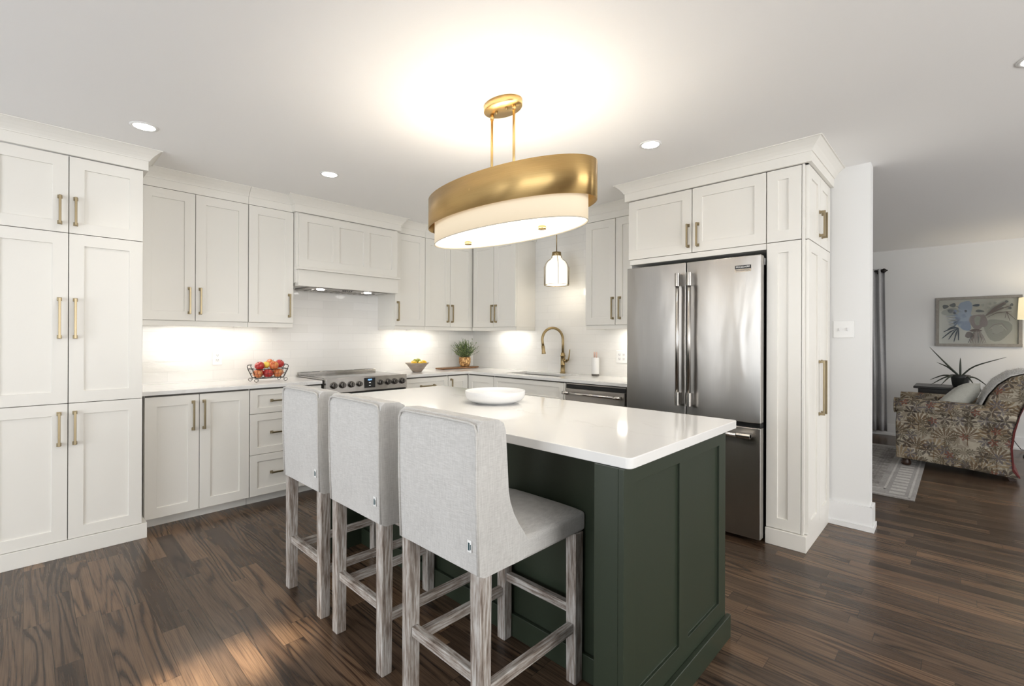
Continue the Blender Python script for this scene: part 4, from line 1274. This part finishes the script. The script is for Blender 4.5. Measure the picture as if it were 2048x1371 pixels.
# floral upholstery: fan palms, flowers and leafy sprigs scattered over linen
def m_floral():
    m, tt, b = nt('palm_print_upholstery')
    tc = N(tt, 'ShaderNodeTexCoord'); sp = N(tt, 'ShaderNodeSeparateXYZ'); tt.links.new(tc.outputs['Object'], sp.inputs[0])
    cb = N(tt, 'ShaderNodeCombineXYZ')
    tt.links.new(math_n(tt, 'ADD', sp.outputs[1], math_n(tt, 'MULTIPLY', sp.outputs[0], .8)), cb.inputs[0])
    tt.links.new(math_n(tt, 'ADD', sp.outputs[2], math_n(tt, 'MULTIPLY', sp.outputs[0], .3)), cb.inputs[1])
    wob = N(tt, 'ShaderNodeTexNoise'); wob.inputs['Scale'].default_value = 14; tt.links.new(cb.outputs[0], wob.inputs['Vector'])
    base = ramp(tt, noise(tt, cb.outputs[0], 6, 3), [(.3, (.36, .32, .25)), (.7, (.52, .47, .38))])
    col = base
    layers = [(5.0, 21.7, 9, .5, .12, (.29, .25, .20), .8, False), (4.2, 11.7, 19, .6, .135, (.26, .19, .11), .7, True), (9, 31.2, 11, .5, .055, (.22, .19, .14), .6, False), (5.2, 0.0, 17, .55, .11, (.13, .085, .05), .6, True),
              (8.5, 15.2, 6, .3, .050, (.13, .12, .135), .45, False), (7.2, 3.3, 6, .32, .058, (.06, .048, .042), .4, False), (12, 41.1, 9, .4, .035, (.10, .085, .06), .5, False), (9.5, 7.1, 5, .30, .036, (.19, .07, .05), .05, False)]
    for sc, off, nf, sharp, rad, c, dens, upper in layers:
        mp = N(tt, 'ShaderNodeMapping'); mp.inputs['Location'].default_value = (off, off*.7, 0); tt.links.new(cb.outputs[0], mp.inputs[0])
        v = N(tt, 'ShaderNodeTexVoronoi', voronoi_dimensions='2D'); v.inputs['Scale'].default_value = sc; v.inputs['Randomness'].default_value = .85
        tt.links.new(mp.outputs[0], v.inputs['Vector'])
        vs = N(tt, 'ShaderNodeVectorMath', operation='SUBTRACT'); tt.links.new(mp.outputs[0], vs.inputs[0]); tt.links.new(v.outputs['Position'], vs.inputs[1])
        s2 = N(tt, 'ShaderNodeSeparateXYZ'); tt.links.new(vs.outputs[0], s2.inputs[0])
        an = math_n(tt, 'ARCTAN2', s2.outputs[1], s2.outputs[0])
        ln = N(tt, 'ShaderNodeVectorMath', operation='LENGTH'); tt.links.new(vs.outputs[0], ln.inputs[0])
        ray = math_n(tt, 'ADD', math_n(tt, 'MULTIPLY', math_n(tt, 'COSINE', math_n(tt, 'MULTIPLY', an, nf)), .5), .5)
        lim = math_n(tt, 'MULTIPLY', math_n(tt, 'ADD', math_n(tt, 'MULTIPLY', ray, 1-sharp), sharp), rad)
        inside = math_n(tt, 'LESS_THAN', ln.outputs['Value'], lim)
        lines = math_n(tt, 'GREATER_THAN', ray, .35)
        f = math_n(tt, 'MULTIPLY', inside, lines)
        if upper:
            f = math_n(tt, 'MULTIPLY', f, math_n(tt, 'GREATER_THAN', s2.outputs[1], -.012))
            trunk = math_n(tt, 'MULTIPLY', math_n(tt, 'LESS_THAN', math_n(tt, 'ABSOLUTE', s2.outputs[0]), .004), math_n(tt, 'LESS_THAN', s2.outputs[1], 0))
            trunk = math_n(tt, 'MULTIPLY', trunk, math_n(tt, 'GREATER_THAN', s2.outputs[1], -.09))
            f = math_n(tt, 'MAXIMUM', f, trunk)
        bw = N(tt, 'ShaderNodeSeparateColor'); tt.links.new(v.outputs['Color'], bw.inputs[0])
        f = math_n(tt, 'MULTIPLY', f, math_n(tt, 'LESS_THAN', bw.outputs[0], dens+.2))
        f = math_n(tt, 'MULTIPLY', f, .8)
        col = mix(tt, f, col, c)
    tt.links.new(col, b.inputs['Base Color'])
    b.inputs['Roughness'].default_value = .9
    b.inputs['Specular IOR Level'].default_value = .2
    return m
M_FLORAL = m_floral()
M_REDF = m_linen('dark_red_back_fabric', (.11, .028, .028), (.17, .042, .04))
ax0, ax1 = 6.12, 6.98     # chair width along X; faces +Y; back at low Y
t = thing('armchair', 'rolled-arm armchair in cream fabric printed with palms and red flowers', 'armchair', (6.55, .1, 0))
pxz = lambda a, c, e: Vector((e, a, c))
def side_prof(): # side panel outline (y,z)
    return [(.475, .085), (.478, .45), (.470, .56), (-.345, .53), (-.325, .30), (-.335, .12), (-.375, .035), (-.05, .060), (.25, .078)]
for x0, x1 in ((ax0, ax0+.13), (ax1-.13, ax1)):
    obj('arm_panel', MB().prism(side_prof(), (x0, x1), pxz), M_FLORAL, t, bev=.012, seg=3)
# rolled arms
for xc in (ax0+.062, ax1-.062):
    pts = [(xc, .488, .608), (xc, .40, .610), (xc, .1, .604), (xc, -.18, .592), (xc, -.36, .575)]
    arm = MB().tube(pts, [.075, .077, .077, .076, .070], 24)
    obj('rolled_arm', arm, M_FLORAL, t)
    b = MB().tube([(xc+.074*math.cos(q*PI/12), .489, .608+.074*math.sin(q*PI/12)) for q in range(24)], .005, 6, closed=True)
    obj('arm_piping', b, M_REDF if False else M_FLORAL, t)
b = MB(); b.box(ax0+.12, ax1-.12, -.30, .45, .10, .30); obj('seat_frame', b, M_FLORAL, t, bev=.02, seg=3)
b = MB(); b.box(ax0+.135, ax1-.135, -.20, .47, .30, .46); obj('seat_cushion', b, M_FLORAL, t, bev=.045, seg=5)
back = [(-.08, .44), (-.14, .62), (-.19, .76), (-.25, .86), (-.33, .935), (-.43, .975), (-.53, .965), (-.585, .915), (-.575, .86), (-.52, .82), (-.455, .78), (-.41, .71), (-.375, .60), (-.345, .45), (-.33, .30), (-.2, .30)]
obj('backrest', MB().prism(back, (ax0+.02, ax1-.02), pxz), M_FLORAL, t, bev=.02, seg=4)
rb = [(-.335, .10), (-.376, .045), (-.384, .05), (-.345, .12), (-.336, .30), (-.352, .45), (-.382, .60), (-.418, .71), (-.462, .778), (-.525, .818), (-.525, .80), (-.45, .765), (-.408, .70), (-.372, .58), (-.338, .45), (-.322, .30)]
obj('back_panel', MB().prism(rb, (ax0-.004, ax1+.004), pxz), M_REDF, t)
for x in (ax0+.08, ax1-.08):
    obj('foot', MB().lathe([(0, .0085), (.030, .0085), (.040, .02), (.042, .045), (.032, .060), (.036, .088), (0, .088)], (x, .40, 0), 16), M_FOOTW, t)
    obj('foot', MB().beam((x, -.34, .001), (x, -.30, .10), .04, .04), M_FOOTW, t)

# cushion on chair
def cushion(c, w, h, th, rot):
    b = MB(); n = 12; vs = []; fs = []
    for s in (1, -1):
        for j in range(n+1):
            for i in range(n+1):
                u, v = i/n*2-1, j/n*2-1
                k = (max(0, 1-u**4)*max(0, 1-v**4))**.5
                sh = 1-.07*(1-abs(u))*0 - .06*(1-k)*0
                pu = u*w/2*(1-.08*(1-v*v)*abs(u)); pv = v*h/2*(1-.08*(1-u*u)*abs(v))
                vs.append(Vector((pu, s*th/2*k, pv)))
    m1 = (n+1)**2
    for j in range(n):
        for i in range(n):
            a = j*(n+1)+i; q = (a, a+1, a+n+2, a+n+1)
            fs.append(q); fs.append(tuple(k+m1 for k in reversed(q)))
    b.add(vs, fs, True)
    rm = rot
    b.v = [rm @ v + Vector(c) for v in b.v]
    return b
rot = Matrix.Rotation(R(40), 3, 'X') @ Matrix.Rotation(R(14), 3, 'Y')
cb_ = cushion((6.50, .045, .652), .46, .46, .18, rot)
tag(obj('throw_pillow', cb_, M_PILLOW, off=Vector((6.52, .02, .64))), 'pale greenish cushion leaning on the floral armchair seat', 'cushion')
# fuzzy throw over back
b = MB()
pts = [(-.075, .50), (-.120, .62), (-.172, .765), (-.238, .873), (-.325, .948), (-.43, .988), (-.54, .976), (-.598, .925)]
vs = []; fs = []
nx = 24
random.seed(2)
for i, (y, z) in enumerate(pts):
    for k in range(nx+1):
        x = ax0+.08+(ax1-ax0-.16)*k/nx
        vs.append((x, y+random.uniform(-.004, .006), z+random.uniform(-.002, .006)))
for i in range(len(pts)-1):
    for k in range(nx): fs.append((i*(nx+1)+k, i*(nx+1)+k+1, (i+1)*(nx+1)+k+1, (i+1)*(nx+1)+k))
b.add(vs, fs, True)
t = thing('throw_blanket', 'white fuzzy throw draped over the back of the floral armchair', 'blanket', (6.55, -.3, .95))
o_ = obj('blanket_cloth', b, M_THROW, t); m_ = o_.modifiers.new('solid', 'SOLIDIFY'); m_.thickness = .010; m_.offset = 0
b = MB()
for i in range(3500):
    k = random.randrange(len(pts)-1); q = random.random()
    y = pts[k][0]*(1-q)+pts[k+1][0]*q; z = pts[k][1]*(1-q)+pts[k+1][1]*q+.008
    x = random.uniform(ax0+.08, ax1-.08)
    nrm = Vector((random.uniform(-1, 1), random.uniform(-.6, .6)+(.6 if k < 3 else -.1), random.uniform(.2, 1))).normalized()
    s = Vector((random.uniform(-1, 1), random.uniform(-1, 1), 0)).normalized()*.0022
    p = Vector((x, y, z)); e = p+nrm*random.uniform(.012, .03)
    b.add([p-s, p+s, e], [(0, 1, 2)])
fz_ = obj('fringe', b, M_THROW, t, merge=False); fz_['kind'] = 'stuff'

# side table with plant
t = thing('side_table', 'black side table standing behind the floral armchair under the framed print', 'table', (7.42, .1, 0))
b = MB(); b.box(7.16, 7.66, -.16, .40, .712, .738); obj('table_top', b, M_DARKW, t, bev=.006, seg=3)
b = MB(); b.box(7.20, 7.62, -.12, .36, .62, .712); obj('apron', b, M_DARKW, t, bev=.003)
for x in (7.215, 7.605):
    for y in (-.105, .345): obj('leg', MB().beam((x, y, 0), (x, y, .62), .035, .035), M_DARKW, t, bev=.003)
gx, gy, gz = 7.40, .005, .739
t = thing('potted_plant', 'spiky long-leaved plant in a dark pot on the black side table', 'plant', (gx, gy, gz))
M_POTD = mat('dark_pot_glaze', (.035, .037, .035), .25)
b = MB().lathe([(0, gz), (.06, gz), (.068, gz+.01), (.082, gz+.10), (.086, gz+.135), (.078, gz+.135), (.07, gz+.11), (0, gz+.11)], (gx, gy, 0), 32)
obj('pot', b, M_POTD, t)
M_SPIKE = mat('dark_spiky_leaf', (.045, .055, .04), .45)
def blade(pts, w):
    b = MB(); P = [Vector(p) for p in pts]
    # resample
    Q = []
    for i in range(len(P)-1):
        for k in range(4): Q.append(P[i].lerp(P[i+1], k/4))
    Q.append(P[-1])
    for _ in range(2):
        Q = [Q[0]]+[(Q[i-1]+Q[i]*2+Q[i+1])/4 for i in range(1, len(Q)-1)]+[Q[-1]]
    n = len(Q); rs = [w*(.8+.4*math.sin(PI*i/n))*(1-i/(n-1))**.6+.0015 for i in range(n)]
    b.tube(Q, rs, 6)
    return b
for pts in ([(0, 0, .11), (-.05, .12, .26), (-.08, .26, .45)], [(0, 0, .11), (0, -.10, .24), (-.05, -.36, .35)], [(0, 0, .11), (.02, .1, .22), (.03, .20, .27)],
            [(0, 0, .11), (-.01, .0, .25), (0, 0, .33)], [(0, .02, .11), (-.03, .11, .12), (-.05, .25, .01)], [(0, .02, .11), (-.08, .08, .13), (-.17, .16, .02)],
            [(0, -.02, .11), (-.06, -.06, .13), (-.17, -.12, .02)], [(0, -.02, .11), (0, -.12, .12), (.03, -.24, .0)], [(0, .02, .11), (.02, .14, .13), (.05, .26, .06)]):
    obj('leaf', blade([(gx+a, gy+c, gz+d) for a, c, d in pts], .009), M_SPIKE, t)

# framed print
t = thing('framed_print', 'landscape floral watercolour print in a taupe frame on the far wall', 'picture', (XE-.02, -.14, 1.5))
fy0, fy1, fz0, fz1 = -.512, .232, 1.193, 1.800
FA = FrY(XE-.001)
b = MB(); fwid = .032
for u0, u1, z0, z1 in ((fy0, fy1, fz0, fz0+fwid), (fy0, fy1, fz1-fwid, fz1), (fy0, fy0+fwid, fz0+fwid, fz1-fwid), (fy1-fwid, fy1, fz0+fwid, fz1-fwid)):
    fbox(b, FA, u0, u1, 0, .028, z0, z1)
obj('frame', b, M_FRAMEW, t, bev=.002)
# the print itself: paper with painted shapes (image of the flowers)
AM = [mat('print_paper', (.50, .505, .45), .6), mat('print_grey_leaf', (.13, .14, .14), .6), mat('print_blue', (.20, .26, .36), .6), mat('print_blush', (.28, .25, .24), .6),
      mat('print_sage', (.33, .34, .30), .6), mat('print_slate', (.07, .085, .10), .6), mat('print_brown', (.17, .14, .13), .6), mat('print_sky', (.30, .36, .45), .6), mat('print_ivory', (.50, .49, .42), .6), mat('print_soft_sage', (.37, .375, .34), .6)]
b = MB(); iw, ih = fy1-fy0-2*fwid, fz1-fz0-2*fwid
def AP(s, q, lay):   # s: 0..1 left to right, q: 0..1 bottom to top
    return FA.p(fy1-fwid-iw*s, .006+lay*.0003, fz0+fwid+ih*q)
b.add([AP(0, 0, 0), AP(1, 0, 0), AP(1, 1, 0), AP(0, 1, 0)], [(0, 1, 2, 3)])
LAY = [1]
def blob(s, q, rs, rq, m, rot=0, n=18, wob=.12):
    LAY[0] += 1; b.cur = m; k0 = random.random()*6
    P = []
    for i in range(n):
        a = 2*PI*i/n; r = 1+wob*math.sin(3*a+k0)
        dx_, dq_ = rs*r*math.cos(a), rq*r*math.sin(a)
        dx2 = dx_*math.cos(rot)-dq_*.62*math.sin(rot); dq2 = dx_*1.25*math.sin(rot)+dq_*math.cos(rot)
        P.append(AP(min(max(s+dx2, .005), .995), min(max(q+dq2, .005), .995), LAY[0]))
    b.add(P, [tuple(range(n))])
def stroke(pts, w, m):
    LAY[0] += 1; b.cur = m; L = []; Rr = []
    n = len(pts)
    for i, (s, q) in enumerate(pts):
        s0_, q0_ = pts[max(i-1, 0)]; s1_, q1_ = pts[min(i+1, n-1)]
        dx_, dq_ = s1_-s0_, (q1_-q0_)*.8; l = math.hypot(dx_, dq_) or 1
        ww = w*math.sin(PI*(i+.3)/(n-.2))
        L.append(AP(s-dq_/l*ww, min(max(q+dx_/l*ww*1.3, .003), .997), LAY[0])); Rr.append(AP(s+dq_/l*ww, min(max(q-dx_/l*ww*1.3, .003), .997), LAY[0]))
    for i in range(n-1): b.add([L[i], L[i+1], Rr[i+1], Rr[i]], [(0, 1, 2, 3)])
random.seed(8)
blob(.30, .82, .24, .12, 8, 0); blob(.35, .78, .09, .20, 7); blob(.33, .55, .11, .18, 7); blob(.16, .72, .12, .10, 4)
blob(.75, .32, .17, .24, 4)
for k in range(5): stroke([(.62+.02*k, .28+.03*k), (.70, .42-.05*k), (.80, .46-.05*k), (.88-.02*k, .30)], .006, 8 if k % 2 else 3)
blob(.75, .32, .07, .09, 9, 0); blob(.50, .50, .10, .17, 3); blob(.52, .52, .06, .10, 4, 0)
blob(.36, .40, .065, .11, 2); blob(.58, .50, .05, .14, 3); blob(.40, .20, .055, .07, 6); blob(.48, .30, .08, .03, 6)
for s, q in ((.085, .85), (.185, .88), (.155, .75)): blob(s, q, .042, .045, 1, .1)
stroke([(.19, .88), (.25, .84), (.28, .80)], .004, 1); stroke([(.19, .76), (.25, .75), (.30, .72)], .004, 1)
for i in range(16):
    s = .26+random.uniform(-.06, .13); q = .62+random.uniform(-.16, .18)
    blob(s, q, random.uniform(.015, .032), random.uniform(.02, .045), random.choice((2, 2, 7, 5)), random.uniform(-1, 1))
for i in range(9):
    q = .62-.035*i; stroke([(.28, .55), (.20, q+.02), (.09+.008*i, q)], .006, 1 if i % 2 else 2)
for e_ in ((.06, .27), (.04, .12), (.13, .10), (.26, .08), (.20, .05), (.12, .34)):
    stroke([(.26, .36), ((.26+e_[0])/2, (.36+e_[1])/2+.03), e_], .011, 5)
for i in range(14):
    a = random.uniform(.55, 1.0); L_ = random.uniform(.25, .42)
    stroke([(.60, .62), (.60+L_*.5*math.cos(a)*.9, .62+L_*.55*math.sin(a)), (.60+L_*math.cos(a)*.95, min(.97, .62+L_*math.sin(a)*.95))], .009, random.choice((1, 6, 6)))
for e_ in ((.92, .70), (.97, .52), (.84, .56), (.90, .50)):
    stroke([(.62, .58), (.74, .68), (.86, .70), e_], .006, 6)
for s, q in ((.86, .92), (.92, .85), (.90, .78), (.66, .88), (.72, .90), (.64, .80)): blob(s, q, .02, .028, 4 if s < .8 else 1, .3)
blob(.49, .86, .045, .028, 5, .1); blob(.53, .73, .055, .03, 1, -.1); blob(.57, .86, .02, .03, 4)
for i in range(11):
    s = .42+i*.016; stroke([(.50+(s-.5)*.4, .30), (s, .15), (s+(s-.5)*.4, .02)], .006, random.choice((6, 3, 1)))
obj('print', b, AM, t, merge=False)
o_ = obj('glazing', fbox(MB(), FA, fy0+fwid*.8, fy1-fwid*.8, .0195, .0205, fz0+fwid*.8, fz1-fwid*.8), mat('picture_glass', (1, 1, 1), .02, trans=1, ior=1.12), t)

# curtain and rod
t = thing('curtain_rod', 'black curtain rod with a knobbed finial at the far left of the living room wall', 'curtain rod', (7.92, 1.2, 2.19))
b = MB().tube([(7.92, .77, 2.19), (7.92, 2.6, 2.19)], .012, 12); obj('rod', b, M_IRON, t)
def hl(prof, y):  # lathe about the Y axis
    b = MB().lathe([(r, z) for r, z in prof], (0, 0, 0), 20); b.v = [Vector((7.92+v.x, y-v.z, 2.19+v.y)) for v in b.v]; return b
obj('finial', hl([(0, .075), (.008, .07), (.014, .055), (.026, .045), (.03, .03), (.02, .014), (.014, .010), (.02, .004), (.014, 0), (0, 0)], .775), M_IRON, t)
b = MB(); b.box(7.915, 7.999, .80, .812, 2.15, 2.165); b.box(7.912, 7.928, .796, .816, 2.15, 2.18); obj('bracket', b, M_IRON, t)
t = thing('curtain', 'grey floor-length curtain hanging at the left end of the living room wall', 'curtain', (7.92, 1.0, 0))
vs = []; fs = []; nn = 70
for j in range(13):
    z = .055+(2.215-.055)*j/12
    for i in range(nn+1):
        u = i/nn; y = .735+(.60+.0*(1-j/12))*u
        spread_ = 1+.10*(1-j/12)
        vs.append((7.92+.028*spread_*math.sin(u*PI*2*8+.4*math.sin(j*.5)), .735+(1.30-.735)*u - .03*(1-j/12)*(1-u), z))
for j in range(12):
    for i in range(nn): fs.append((j*(nn+1)+i, j*(nn+1)+i+1, (j+1)*(nn+1)+i+1, (j+1)*(nn+1)+i))
b = MB(); b.add(vs, fs, True)
o_ = obj('curtain_cloth', b, M_CURT, t); m_ = o_.modifiers.new('solid', 'SOLIDIFY'); m_.thickness = .002

# floor lamp at right edge, its cord
lxp, lyp = 7.55, -.62
t = thing('floor_lamp', 'floor lamp with a lit cream drum shade behind the armchair, cut by the right edge', 'lamp', (lxp, lyp, 0))
b = MB().lathe([(0, .0005), (.13, .0005), (.13, .02), (.02, .03), (0, .03)], (lxp, lyp, 0), 32); obj('base', b, M_IRON, t)
b = MB().tube([(lxp, lyp, .025), (lxp, lyp, 1.56)], .010, 12); obj('pole', b, M_IRON, t)
b = MB().lathe([(.175, 1.50), (.165, 1.735)], (lxp, lyp, 0), 40)
o_ = obj('lamp_shade', b, M_LAMPSH, t); m_ = o_.modifiers.new('solid', 'SOLIDIFY'); m_.thickness = .002
pl = bpy.data.lights.new('lamp_bulb', 'POINT'); pl.energy = 4; pl.color = (1, .85, .62); pl.shadow_soft_size = .05
po = bpy.data.objects.new('lamp_bulb', pl); COL.objects.link(po); po.parent = t; po.location = (0, 0, 1.62)
b = MB().tube([(7.72, -.36, .52), (7.74, -.37, .35), (7.75, -.40, .2), (7.80, -.46, .09), (7.9, -.50, .02), (7.96, -.6, .006)], .004, 6)
obj('cord', b, M_CORDB, t)
